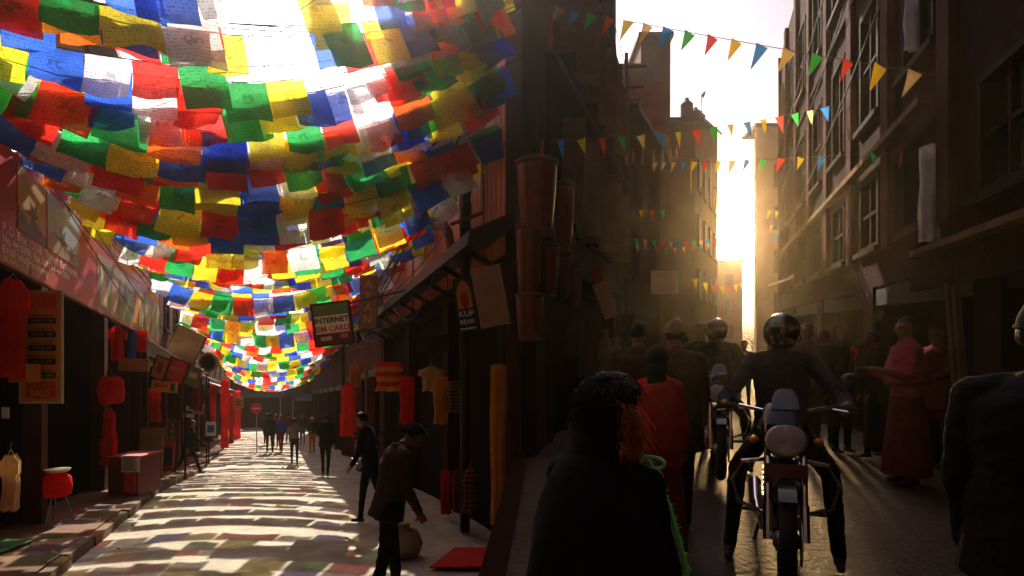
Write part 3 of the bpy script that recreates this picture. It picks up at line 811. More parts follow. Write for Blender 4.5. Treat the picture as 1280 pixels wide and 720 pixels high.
# ---- the corner house between the lanes
ch = thing('corner_house', 'wedge-shaped corner house between the two lanes, orange sheet wall on one side', 'house', (0.3, 8.2, -.5))
CT = CZ + 11.5
m = MB(); m.prism([(0.166, 7.80), (RT * 14.0 - 2.5, 14.0), (3.5 + LT * 16.2, 16.2)], -1.4, CT); m.build('core', 'brown_wall', ch)
m = MB(); m.prism([(0.12, 6.98), (0.30, 6.98), (RT * 7.9 - 2.21, 7.9), (3.21 + LT * 7.7, 7.7)], -1.3, CT + .02); m.build('corner_pier', 'brick_dark', ch)
fcl, fcr = fl(3.2, 1), fr(-2.2, -1)
facade(fcl, 7.75, 16.2, -2.5, 2.0, [(7.95, 10.2, -2.4, 1.75, 'o'), (10.5, 13.1, -2.4, 1.75, 'o'), (13.4, 16.0, -2.4, 1.75, 'o')], .26, 'wood_dark', ch)
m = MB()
m.box(fcl, 7.8, 16.15, -2.49, 1.9, .262, .29); m.build('shop_shade_sheet', 'interior_shade', ch)  # dark sheet in a shallow recess, standing in for deep shop shade
# orange sheets above the eave, each a panel with its joint
for r_, (h0, h1) in enumerate(((2.02, 3.55), (3.57, 5.1), (5.12, 6.6))):
    a = 7.72
    while a < 16.1:
        wd = rk.uniform(.8, .95); b = min(a + wd, 16.2); dd = rk.uniform(0, .035)
        m = MB(); nn = 10
        for i in range(nn):        # shallow corrugation
            c0, c1 = a + (b - a - .012) * i / nn, a + (b - a - .012) * (i + 1) / nn
            e0, e1 = .02 * (i % 2), .02 * ((i + 1) % 2)
            m.add([fcl(c0, h0, .06 - dd - e0), fcl(c1, h0, .06 - dd - e1), fcl(c1, h1 - .012, .06 - dd - e1), fcl(c0, h1 - .012, .06 - dd - e0)], [(0, 1, 2, 3)])
        m.build('sheet_panel', 'orange_sheet', ch)
        a = b
MB().box(fcl, 7.72, 16.2, 2.01, 6.7, .12, .25).build('backing_wall', 'brown_wall', ch)
# thick black eave over the shops
m = MB()
m.add([fcl(a, h, d) for a in (7.3, 16.4) for (h, d) in ((2.30, .05), (2.50, .05), (2.22, -.62), (2.02, -.66))], [(0, 1, 2, 3), (4, 7, 6, 5), (0, 4, 5, 1), (1, 5, 6, 2), (2, 6, 7, 3), (3, 7, 4, 0)])
m.build('eave', 'eave_black', ch)
for i in range(9):
    a = 7.7 + i * 1.02; MB().bar(fcl(a, 1.75, .0), fcl(a, 2.08, -.56), .06, .08).build('bracket', 'wood_dark', ch)
# the side along the dark lane
facade(fcr, 7.9, 14.0, -2.2, 9.5, [(8.2, 9.8, -2.1, .6, 'o'), (10.1, 11.7, -2.1, .6, 'o'), (12.0, 13.6, -2.1, .6, 'o')] + wins(8.1, 13.8, 3, 1.6, 3.2, .95) + wins(8.1, 13.8, 3, 4.2, 5.8, .95) + wins(8.1, 13.8, 3, 6.8, 8.2, .95), .28, 'brick_dark', ch, 'wood_dark', bars=(2, 2))
MB().box(fcr, 7.95, 13.95, -2.2, .7, .282, .31).build('shop_shade_sheet', 'interior_shade', ch)  # dark sheet painted as shade behind the openings on this side
for h in (.85, 3.75, 6.3):
    MB().box(fcr, 7.6, 14.05, h, h + .12, -.16, -.003).build('ledge', 'plaster_dark', ch)
for i in range(3):                  # half-open pale shutters
    a = 8.1 + 5.7 / 3 * (i + .5)
    for h0, h1 in ((1.6, 3.2), (4.2, 5.8)):
        for s in (-1, 1):
            MB().bar(fcr(a + s * .52, (h0 + h1) / 2, -.02), fcr(a + s * .62, (h0 + h1) / 2, -.40), .03, h1 - h0).build('shutter', 'wood_pale', ch)
MB().box(fcr, 7.7, 14.3, 9.504, 9.72, -.55, .6).build('roof', 'eave_black', ch)

# ---- left side of the climbing lane beyond the corner house
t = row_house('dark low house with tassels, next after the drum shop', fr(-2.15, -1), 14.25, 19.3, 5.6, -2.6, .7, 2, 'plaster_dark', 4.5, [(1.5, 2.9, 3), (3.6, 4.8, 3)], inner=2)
t = thing('tower_house', 'tall tan plaster house with a stepped top and brick patch', 'house', (4.5, 20.5, gR(20)))
def ft(a, h, d): return (a, 20.5 + d, CZ + h)
XR_ = (838 - 640) / F * 20.5
facade(ft, 1.5, XR_, -2, 11.3, [(4.35, 5.2, 5.2, 6.7, 'w'), (4.35, 5.2, 2.4, 3.9, 'w')], .3, 'tower_plaster', t)
m = MB(); m.wbox(1.5, XR_, 20.802, 26, -1, CZ + 11.298); m.build('side_wall', 'tower_plaster', t)
m = MB(); m.wbox(4.72, XR_ + .004, 20.502, 24, CZ + 11.304, CZ + 12.25); m.build('roof_room', 'tower_plaster', t)
m = MB(); m.wbox(4.62, XR_ + .1, 20.4, 24.1, CZ + 12.254, CZ + 12.40); m.build('parapet', 'concrete', t)
m = MB(); m.wbox(4.25, XR_ - .25, 20.47, 20.498, CZ + 8.5, CZ + 10.6); m.build('brick_patch', 'tower_brick', t)
m = MB()
for i in range(18): m.wbox(4.25, XR_ - .25, 20.466, 20.469, CZ + 8.55 + i * .115, CZ + 8.558 + i * .115)
m.build('mortar_course', 'tower_plaster', t)
# cream balcony in front of the tower
m = MB(); n = 14
vs, fs = [], []
for i in range(n + 1):
    a = PI * i / n; x = 4.6 - 1.15 * math.cos(a); yy = 20.46 - .95 * math.sin(a)
    vs += [(x, yy, CZ + 7.55), (x, yy, CZ + 8.4), (4.6 - 1.05 * math.cos(a), 20.46 - .85 * math.sin(a), CZ + 8.4), (4.6 - 1.05 * math.cos(a), 20.46 - .85 * math.sin(a), CZ + 7.55)]
for i in range(n):
    for j in range(4): fs.append((4 * i + j, 4 * i + (j + 1) % 4, 4 * (i + 1) + (j + 1) % 4, 4 * (i + 1) + j))
m.add(vs, fs); m.build('balcony', 'cream_plaster', t)
m = MB(); m.wbox(3.5, 5.7, 19.6, 20.46, CZ + 7.38, CZ + 7.54); m.build('balcony_floor', 'cream_plaster', t)
# brown house with a sloping roof line at the bend
t = thing('bend_house', 'brown house with a sloping roof line at the bend of the dark lane', 'house', (8.6, 25.5, gR(25)))
poly = [(6.6, 26.0), (xR(26) - 2.35, 26.0), ((897 - 640) / F * 33, 33.0), (6.6, 33.0)]
m = MB(); m.prism(poly, -1, lambda x, y: CZ + 11.6 + (y - 26) * .33); m.build('wall', 'tower_plaster', t)
pr_, pq_ = Vector((poly[1][0], 26, 0)), Vector((poly[2][0], 33, 0))
def fb(a, h, d):
    p = pr_ + (pq_ - pr_) * a; nrm = Vector((pq_.y - pr_.y, -(pq_.x - pr_.x), 0)).normalized()
    q = p - nrm * d; return (q.x, q.y, CZ + h)
for r_ in range(4):
    for i in range(4):
        h0 = .8 + r_ * 2.6 + i * .1; a0 = .08 + .23 * i
        m = MB(); m.box(fb, a0, a0 + .11, h0, h0 + 1.5, -.06, -.004); wv = m.build('window', 'wood_dark', t)
        MB().box(fb, a0 + .012, a0 + .098, h0 + .08, h0 + 1.42, -.066, -.062).build('pane', 'glass_dark', wv)
m = MB(); m.prism([(6.3, 25.7), (xR(26) - 2.05, 25.7), (poly[2][0] + .35, 33.2), (6.3, 33.2)], lambda x, y: CZ + 11.63 + (y - 26) * .33, lambda x, y: CZ + 11.8 + (y - 26) * .33); m.build('roof', 'eave_black', t)
for i, (x, yy, hh) in enumerate(((8.3, 26.6, 1.0), (9.3, 28.4, .8), (10.2, 30.4, .9))):
    m = MB(); m.lathe([(.28, 0), (.3, .2), (.3, hh * .7), (.12, hh * .9), (.1, hh)], (x, yy, CZ + 11.8 + (yy - 26) * .33), 12); m.build('water_tank', 'eave_black', t)
# low far house under the sun
def far_house(label, x0, x1, y0, y1, top, wall, cols, rows):
    t = thing('far_house', label, 'house', ((x0 + x1) / 2, y0, gR(y0)))
    def ff(a, h, d): return (a, y0 + d, CZ + h)
    holes = []
    for r_ in range(rows):
        h0 = 1.0 + r_ * 2.8
        if h0 + 1.5 > top: break
        holes += wins(x0 + .3, x1 - .3, cols, h0, h0 + 1.4, .9)
    facade(ff, x0, x1, -1.5, top, holes, .3, wall, t)
    m = MB(); m.wbox(x0, x1, y0 + .302, y1, -1, CZ + top - .01); m.build('side_wall', wall, t)
    m = MB(); m.wbox(x0 - .25, x1 + .25, y0 - .25, y1 + .2, CZ + top + .004, CZ + top + .2); m.build('roof', 'eave_black', t)
    return t
far_house('low brown house far up the dark lane, right under the glare', 15.5, (928 - 640) / F * 62, 62, 72, 12.2, 'tower_plaster', 4, 4)
# ---- right side of the climbing lane
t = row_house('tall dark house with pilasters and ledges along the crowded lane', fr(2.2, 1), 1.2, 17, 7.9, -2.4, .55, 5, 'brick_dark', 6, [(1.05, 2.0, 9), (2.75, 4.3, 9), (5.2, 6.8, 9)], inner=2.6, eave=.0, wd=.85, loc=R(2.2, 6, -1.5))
f_ = fr(2.2, 1)
MB().box(f_, .9, 17.0, 7.91, 8.08, -.04, 6.2).build('roof', 'eave_black', t)
for i in range(10):
    a = 1.6 + i * 1.62
    if a > 16.6: break
    MB().box(f_, a, a + .26, .95, 7.85, -.09, -.003).build('pilaster', 'plaster_red', t)
m = MB(); m.box(f_, 5.2, 16.8, 2.1, 2.17, -.22, -.095); m.build('ledge', 'wood_pale', t)
m = MB(); m.box(f_, 1.2, 16.8, 4.65, 4.72, -.16, -.095); m.build('ledge', 'plaster_dark', t)
m = MB(); m.box(f_, 2.6, 5.4, .70, .755, -.22, -.095); m.build('ledge', 'wood_pale', t)
def slant_house(label, x0, y0, x0b, y1, x1, top, wall, rows):
    t = thing('far_house', label, 'house', (x0, y0, gR(y0)))
    def ff(a, h, d): return (a, y0 + d, CZ + h)
    holes = []
    for r_ in range(rows): holes += wins(x0 + .3, x1 - .3, 4, 1.0 + r_ * 2.9, 2.5 + r_ * 2.9, .9)
    facade(ff, x0, x1, -1.5, top, holes, .3, wall, t)
    m = MB(); m.prism([(x0 + .3 * (x0b - x0) / (y1 - y0), y0 + .302), (x0b, y1), (x1, y1), (x1, y0 + .302)], -1, CZ + top - .01); m.build('side_wall', wall, t)
    m = MB(); m.wbox(x0 - .15, x1, y0 - .25, y0 + 2, CZ + top + .004, CZ + top + .2); m.build('roof', 'eave_black', t)
slant_house('tall narrow house beyond the dark house, edge of the bright gap', (945 - 640) / F * 38, 38, (957 - 640) / F * 60, 60, 28, 16.6, 'tower_plaster', 5)
slant_house('pale house behind the tall narrow one, just past the gap', (958 - 640) / F * 64, 64, (962 - 640) / F * 76, 76, 40, 10.0, 'cream_plaster', 3)
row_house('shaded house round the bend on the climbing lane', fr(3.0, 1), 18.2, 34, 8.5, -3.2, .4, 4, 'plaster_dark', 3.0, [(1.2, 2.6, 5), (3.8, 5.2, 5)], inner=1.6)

# the fork is closed by houses on the near side as well
def plain_house(label, poly, top, wall, fa, fb, n, rows):
    t = thing('near_house', label, 'house', (poly[0][0], poly[0][1], -1))
    m = MB(); m.prism(poly, -4, CZ + top); m.build('wall', wall, t)
    a, b = Vector((*fa, 0)), Vector((*fb, 0)); d = b - a; nr = Vector((d.y, -d.x, 0)).normalized()
    def f(s_, h, dd):
        q = a + d * s_ + nr * dd; return (q.x, q.y, CZ + h)
    for r_ in range(rows):
        for i in range(n):
            c = (i + .5) / n; w2 = .45 / d.length; h0 = -.6 + 2.9 * r_
            wv = MB().box(f, c - w2, c + w2, h0, h0 + 1.5, .003, .07).build('window', 'wood_dark', t)
            MB().box(f, c - w2 * .85, c + w2 * .85, h0 + .08, h0 + 1.42, .072, .08).build('pane', 'glass_dark', wv)
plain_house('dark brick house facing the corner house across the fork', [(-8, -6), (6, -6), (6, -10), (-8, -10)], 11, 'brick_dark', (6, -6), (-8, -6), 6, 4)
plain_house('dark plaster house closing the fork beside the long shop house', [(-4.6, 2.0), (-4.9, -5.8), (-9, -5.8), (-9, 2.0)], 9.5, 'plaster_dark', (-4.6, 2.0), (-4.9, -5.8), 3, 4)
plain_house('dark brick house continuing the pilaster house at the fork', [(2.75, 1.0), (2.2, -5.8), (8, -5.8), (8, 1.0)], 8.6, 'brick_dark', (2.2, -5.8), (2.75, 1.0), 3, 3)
# ------------------------------------------------------------------ prayer flags over the left lane
def proj(p):
    return 640 + p.x / p.y * F, HOR - (p.z - CZ) / p.y * F
FV = {}
rf = random.Random(3)
def flag_mesh(colr, v, wd=.44, ht=.40, n=6):
    key = (colr, v)
    if key in FV: return FV[key]
    m = MB(); vs = []; a, b, c = rf.uniform(0, 9), rf.uniform(0, 9), rf.uniform(-.5, .5)
    for i in range(n + 1):
        for j in range(n + 1):
            x, z = (j / n - .5) * wd, -i / n * ht
            t = i / n
            y = t * (.035 * math.sin(x * 11 + a) + .02 * math.sin(z * 13 + b)) + .03 * noise.noise((x * 7 + a, z * 7, b)) + .10 * c * t * t
            x += .012 * t * math.sin(z * 9 + a); 
            if v in (2, 5) and t > .6: z += .10 * (t - .6) * (1 if (j / n > .5) == (v == 2) else -.1) * 2 * abs(j / n - .5) * 2; 
            vs.append((x, y, z))
    m.add(vs, [(i * (n + 1) + j, i * (n + 1) + j + 1, (i + 1) * (n + 1) + j + 1, (i + 1) * (n + 1) + j) for i in range(n) for j in range(n)])
    FV[key] = m.mesh('flag', 'flag_' + colr, smooth=True)
    return FV[key]
def pen_mesh(colr, v):
    key = ('p', colr, v)
    if key in FV: return FV[key]
    m = MB(); n = 5; vs = []; a = rf.uniform(0, 9); cc = rf.uniform(-.4, .4)
    for i in range(n + 1):
        t = i / n; hw = .5 * (1 - t) + .03
        for j in range(5):
            x = (j / 4 - .5) * 2 * hw
            vs.append((x * .5 + .1 * cc * t, .10 * t * math.sin(x * 3 + a) + .12 * cc * t, -t * .62))
    m.add(vs, [(i * 5 + j, i * 5 + j + 1, (i + 1) * 5 + j + 1, (i + 1) * 5 + j) for i in range(n) for j in range(4)])
    FV[key] = m.mesh('pennant', 'pen_' + colr, smooth=True)
    return FV[key]
def hang(parent, root, me, p, d, tilt, sx=1.0, sz=1.0, name='flag'):
    o = bpy.data.objects.new(name, me); col.objects.link(o); o.parent = parent
    ex = d.normalized(); ey = Vector((0, 0, 1)).cross(ex).normalized(); ez = ex.cross(ey)
    Q = Matrix((ex, ey, ez)).transposed().to_4x4() @ Matrix.Rotation(tilt, 4, 'X') @ Matrix.Diagonal((sx, sx, sz, 1))
    o.matrix_basis = Matrix.Translation(p - root) @ Q
    return o
def curve_pts(a, b, sag, n):
    return [a.lerp(b, i / n) - Vector((0, 0, sag * 4 * (i / n) * (1 - i / n))) for i in range(n + 1)]
CYC = ['blue', 'white', 'red', 'green', 'yellow']
strings = []
yl = 2.5
while yl < 7.3:                     # these run from the left houses to the corner house pier
    q = (yl - 2.5) / 4.8
    strings.append((L(-2.95, yl, rf.uniform(3.25, 3.6)), Vector((rf.uniform(.05, .12), 6.95, CZ + rf.uniform(-.1, .1) + 5.3 - 1.5 * q)), rf.uniform(.45, .7), q))
    yl += rf.uniform(.22, .32)
yl = 7.0
while yl < 44:
    hh = 3.35 - .042 * max(0, yl - 9)
    y2 = max(7.9, yl + rf.uniform(-.5, .5))
    strings.append((L(-2.95, yl, hh + rf.uniform(-.25, .3)), L(3.05, y2, hh + .55 - .012 * min(yl, 30) + rf.uniform(-.25, .25)), rf.uniform(.55, .95) + (.2 if yl > 20 else 0), 2))
    yl += rf.uniform(.22, .40) * (1 + max(0, yl - 10) * .045)
for i in range(14):
    q = i / 13
    strings.append((L(-2.95, 5.2 + 3.2 * q, rf.uniform(3.1, 3.6)), L(2.9, 7.95 + .9 * q + rf.uniform(0, .3), 4.7 - .8 * q + rf.uniform(-.15, .15)), rf.uniform(.7, 1.05), 2))
nflag = 0
for si, (a, b, sag, q) in enumerate(strings):
    where = ('prayer flag string tied to the pier of the corner house' if q < 2 else 'prayer flag string between the red travel banner and the orange sheet wall' if a.y < 14.9 else
             'prayer flag string in front of the house with orange boards' if a.y < 20.7 else 'prayer flag string over the shop hung with red cloth' if a.y < 27.7 else 'distant prayer flag string at the foot of the lane before the end house')
    t = thing('prayer_flag_string', where, 'prayer flags', a, 0, where.replace('string', 'strings', 1))
    pts = curve_pts(a, b, sag, 14)
    MB().tube(pts, .006, 4).build('cord', 'cable', t)
    ln_ = sum((pts[i + 1] - pts[i]).length for i in range(14))
    s = rf.uniform(.1, .4); ci = rf.randrange(5); st = rf.choice((1, 1, -1))
    while s < ln_ - .25:
        wd = rf.uniform(.40, .50) * (1.0 if q == 2 else .94)
        u = (s + wd / 2) / ln_
        p = a.lerp(b, u) - Vector((0, 0, sag * 4 * u * (1 - u)))
        d = (b - a) / ln_ - Vector((0, 0, sag * 4 * (1 - 2 * u) / ln_)); d.normalize()
        px_, py_ = proj(p) if p.y > .5 else (0, -99)
        skip = rf.random() < .05
        if 285 < px_ < 470 and py_ < 100 and rf.random() < .8: skip = True
        if not skip and p.x < -.2:
            c = CYC[ci % 5]
            if rf.random() < .16: c = rf.choice(('orange', 'red', 'yellow', 'white'))
            hang(t, a, flag_mesh(c, rf.randrange(8)), p - Vector((0, 0, .004)), d, rf.gauss(-.05, .22), wd / .44, rf.uniform(.9, 1.12))
            nflag += 1
        ci += st; s += wd + rf.uniform(.0, .03)
print('flags', nflag, 'strings', len(strings))

# ------------------------------------------------------------------ pennant strings over the dark lane
def bunting(label, a, b, sag, cols, size, n=None, wire=True, skip=()):
    t = thing('pennant_string', label, 'bunting', a)
    pts = curve_pts(a, b, sag, 16)
    MB().tube(pts, .004 if size > .15 else .006, 4).build('cord', 'wood_pale', t)
    k = len(cols)
    for i, c in enumerate(cols):
        if c == '-': continue
        u = (i + .5) / k
        p = a.lerp(b, u) - Vector((0, 0, sag * 4 * u * (1 - u))); d = (b - a).normalized()
        d = Vector((1, rf.uniform(-.4, .4), d.z)).normalized()
        hang(t, a, pen_mesh({'b': 'blue', 'r': 'red', 'g': 'green', 'y': 'yellow', 'e': 'beige', 'p': 'purple'}[c], rf.randrange(5)), p, d, rf.gauss(0, .12), size * rf.uniform(.9, 1.1), size * rf.uniform(.9, 1.15) * 1.9 / 1.2, 'pennant')
    return t
bunting('topmost pennant string, highest over the dark lane', pix(690, 8, 7.9), pix(1215, 101, 4.9), .02, 'ebgryebgrybegryep', .26)
bunting('pennant string hung second below the highest one, ending in a blue pennant', pix(660, 176, 7.3), pix(1040, 132, 9.0), .12, 'rbyrgebyrgebyrgeb', .22)
bunting('pennant string level with the ledge, yellow and beige over the bright gap', pix(795, 203, 13.0), pix(1150, 188, 6.0), .04, '--eeebyryebgryb-gr', .20)
bunting('pennant string across the front of the dark low house, red at both ends', pix(728, 250, 12.5), pix(835, 262, 15), .1, 'rgebyrg', .22)
bunting('crowded lower pennant string just under the single one by the dark low house', pix(738, 288, 12.8), pix(905, 296, 17), .2, 'rebrgegrebrgebry', .22)
bunting('small pennant string touching the lower glare, above the white board', pix(750, 296, 13.2), pix(890, 303, 16), .2, 'ergebrgeyrbe', .18)
bunting('small pennants right of the bright gap, first row under the ledge', pix(958, 262, 22), pix(1045, 244, 14.5), .2, 'yeergey', .3)
bunting('small pennants right of the bright gap, second row under the ledge', pix(960, 280, 22), pix(1040, 256, 14.8), .25, 'egbyrr', .28)
bunting('faint pennants right of the bright gap, lowest row', pix(965, 292, 22), pix(1035, 285, 14.8), .2, 'bgrg', .3)
bunting('yellow and red pennants hung low under the glare', pix(862, 345, 20), pix(930, 352, 30), .3, 'yyryryy', .38)
# tassels
def tassels(label, a, b, n, ln0, ln1, mt='thin_beige'):
    t = thing('tassel_string', label, 'tassel string', a)
    pts = curve_pts(a, b, .1, 10); MB().tube(pts, .005, 4).build('cord', 'cable', t)
    for i in range(n):
        u = (i + rf.uniform(.2, .8)) / n; p = a.lerp(b, u) - Vector((0, 0, .4 * u * (1 - u)))
        l_ = rf.uniform(ln0, ln1); m = MB()
        for j in range(5):
            ox = rf.uniform(-.03, .03)
            m.tube([p, p + Vector((ox, rf.uniform(-.02, .02), -l_ * .5)), p + Vector((ox * 1.6, rf.uniform(-.03, .03), -l_ * rf.uniform(.85, 1)))], [.008, .014, .004], 4)
        m.build('tassel', mt, t)
tassels('row of ragged pale tassels hung on the dark pilaster house', pix(1040, 120, 10.2), pix(1170, 112, 6.5), 7, .28, .55)
tassels('row of pale tassels under the pennants on the dark low house', pix(775, 183, 13.6), pix(850, 180, 16.5), 7, .4, .8)
tassels('row of golden tassels beside the glare on the brown bend house', pix(862, 198, 24), pix(890, 196, 30), 4, .8, 1.6)

# ------------------------------------------------------------------ boards and signs, left lane
def board(name, label, cat, f, x0, x1, y0, y1, mt, th=.03, group=None, rim=None):
    """f(x, y, d): d towards the viewer"""
    t = thing(name, label, cat, Vector(f((x0 + x1) / 2, y0, 0)), 0, group)
    g = lambda a, h, d: f(a, h, d)
    MB().box(g, x0, x1, y0, y1, -th, 0).build('panel', mt, t)
    if rim:
        m = MB(); e = .025
        m.box(g, x0 - e, x1 + e, y0 - e, y0 - .002, -th - .01, .012); m.box(g, x0 - e, x1 + e, y1 + .002, y1 + e, -th - .01, .012)
        m.box(g, x0 - e, x0 - .002, y0, y1, -th - .008, .01); m.box(g, x1 + .002, x1 + e, y0, y1, -th - .008, .01)
        m.build('frame', rim, t)
    return t
def patch(t, f, x0, x1, y0, y1, mt, name, d=.004):
    return MB().box(lambda a, h, dd: f(a, h, dd), x0, x1, y0, y1, .001, d).build(name, mt, t)
def front(y):                       # upright plane across the view at depth y; coordinates are metres (x, z)
    return lambda a, h, d: Vector((a, y - d, h))
def fxy(px, py, y): p = pix(px, py, y); return p.x, p.z

# long travel banner on the left houses
UB = -2.92
fB = lambda a, h, d: L(UB + d + .0 * a, a, h)
def BP(px, py): s = yL(px, UB); return s, (500 - py) / F * s
bn = board('shop_banner', 'long red travel agency banner with photographs, hung over the open shop', 'banner', fB, 4.6, 14.55, 1.50, 3.02, 'sign_red', .05, rim='rust_pipe')
patch(bn, fB, 9.35, 14.5, 1.56, 2.48, 'photo_land', 'photo_strip')
patch(bn, fB, 6.42, 7.22, 1.97, 2.72, 'sign_beige', 'photo', .006)
patch(bn, fB, 7.26, 8.45, 1.97, 2.72, 'photo_sky', 'photo', .006)
for i in range(9):                 # figures and shapes in the prints
    s = 9.5 + i * .55; mm = ('sign_cream', 'sign_beige', 'sign_brown', 'sign_green', 'sign_orange')[i % 5]
    m = MB(); k0 = rf.uniform(-.2, .2)
    m.add([fB(s, 1.62, .008 + .0005 * i), fB(s + .40, 1.62, .008 + .0005 * i), fB(s + .52 + k0, 2.1 + k0, .008 + .0005 * i), fB(s + .18 + k0, 2.36, .008 + .0005 * i)], [(0, 1, 2, 3)])
    m.build('print', mm, bn)
def star(t, cx, cy, r, mt):        # leaping figures in the two photographs
    m = MB(); pts = []
    for i in range(12):
        a = 2 * PI * i / 12; rr = r * (1 if i % 2 == 0 else .3) * rf.uniform(.7, 1.2)
        pts.append(fB(cx + rr * math.cos(a), cy + rr * math.sin(a), .009))
    m.add(pts, [tuple(range(12))]); m.build('print', mt, t)
star(bn, 6.85, 2.25, .22, 'photo_dark'); star(bn, 6.6, 2.1, .16, 'photo_dark'); star(bn, 7.8, 2.2, .26, 'photo_dark'); star(bn, 8.15, 2.12, .18, 'photo_dark')
m = MB(); m.add([fB(6.42 + x, 1.97 + y, .0085) for x, y in ((0, 0), (.8, 0), (.8, .1), (.5, .2), (.3, .12), (0, .28))], [tuple(range(6))]); m.build('print', 'photo_dark', bn)
m = MB(); m.add([fB(7.26 + x, 1.97 + y, .0085) for x, y in ((0, 0), (1.19, 0), (1.19, .22), (.7, .12), (.3, .3), (0, .2))], [tuple(range(6))]); m.build('print', 'photo_land', bn)
m = MB(); r0 = []
for i in range(25):
    a = 2 * PI * i / 24; r0.append(fB(6.22 + .16 * math.cos(a), 2.88 + .10 * math.sin(a), .012))
m.tube(r0, .012, 4, cap=False); m.build('emblem', 'sign_beige', bn)
text('P. O. Box: 13338, Thamel, Kathmandu', .15, lambda x, y: fB(6.05 + x, 1.875 + y, .007), 'sign_white', bn, .01, align='LEFT')
text('No: 4410898, Fax: 00977-1-4410898', .135, lambda x, y: fB(6.05 + x, 1.755 + y, .007), 'sign_white', bn, .01, align='LEFT')
text('E-mail: info@community', .125, lambda x, y: fB(6.05 + x, 1.64 + y, .007), 'sign_white', bn, .01, align='LEFT')
text('URL: www.', .085, lambda x, y: fB(6.05 + x, 1.55 + y, .007), 'sign_cream', bn, .01, align='LEFT')
text('EXPEDITIONS & C', .26, lambda x, y: fB(8.0 + x, 2.78 + y, .007), 'sign_beige', bn, .012, align='LEFT', spacing=1.25)
for i in range(3):                 # stiff wires and a torn plastic cover over the banner
    m = MB(); a = 5.4 + i * .9
    m.tube(curve_pts(fB(a, 3.25, .12), fB(a + 5.5, 1.7 + .35 * i, .22), .06, 8), .008, 5)
    tag(m.build('banner_wire', 'steel'), ('bright stay wire slanting across the red travel banner, lowest of three', 'middle bright stay wire slanting across the red travel banner', 'bright stay wire slanting across the red travel banner, topmost of three')[i], 'wire')

# hanging sale board and goods of the first shop
yS = 6.75; fS = front(yS)
x0, z0 = fxy(27, 502, yS); x1, z1 = fxy(75, 366, yS)
sb = board('sale_board', 'tall yellow price board with red SALE panels hanging in the shop mouth', 'price board', fS, x0, x1, z0, z1, 'sign_yellow', .02, rim='sign_cream')
W_, H_ = x1 - x0, z1 - z0
patch(sb, fS, x0 + .03, x1 - .04, z1 - .20, z1 - .02, 'sign_orange', 'red_panel')
patch(sb, fS, x0 + .05, x1 - .05, z0 + .04, z0 + .24, 'sign_scarlet', 'red_panel')
text('SALE', .17, lambda x, y: fS((x0 + x1) / 2 + x, z1 - .11 + y, .008), 'sign_scarlet', sb, .03)
text('SUMMER', .07, lambda x, y: fS((x0 + x1) / 2 + x, z0 + .19 + y, .008), 'sign_orange', sb, .02)
text('SALE', .12, lambda x, y: fS((x0 + x1) / 2 + x, z0 + .10 + y, .008), 'sign_yellow', sb, .03)
for i, (a, b) in enumerate((('Leather Jackets', '17500 Rs. 1950'), ('Ladies Jackets', '2700 Rs. 1950'), ('Cotton Shirts', '1275 Rs. 950'), ('Trouser & Shorts', '1200 Rs. 849'), ('Baby Blanket', '2150 Rs. 1859'))):
    zz = z1 - .30 - i * .165
    patch(sb, fS, x0 + .08, x1 - .05, zz - .07, zz, 'sign_black', 'price_strip')
    text(a, .045, lambda x, y: fS((x0 + x1) / 2 + .02 + x, zz + .03 + y, .006), 'sign_black', sb, .01)
    text(b, .045, lambda x, y: fS((x0 + x1) / 2 + .02 + x, zz - .035 + y, .008), 'sign_cream', sb, .01)
MB().tube([fS(x0 + .1, z1, -.01), fS(x0 + .1, z1 + .35, -.01)], .004, 4).build('cord', 'cable', sb)
x0, z0 = fxy(20, 478, 6.6); x1, z1 = fxy(42, 455, 6.6)
board('box', 'small orange box tucked beside the tall price board', 'box', front(6.5), x0, x1, z0, z1, 'sign_orange', .2)
x0, z0 = fxy(2, 523, 6.4); x1, z1 = fxy(11, 509, 6.4)
board('price_card', 'small pale card inside the shop under the scarlet shirt', 'card', front(6.4), x0, x1, z0, z1, 'sign_white', .01)

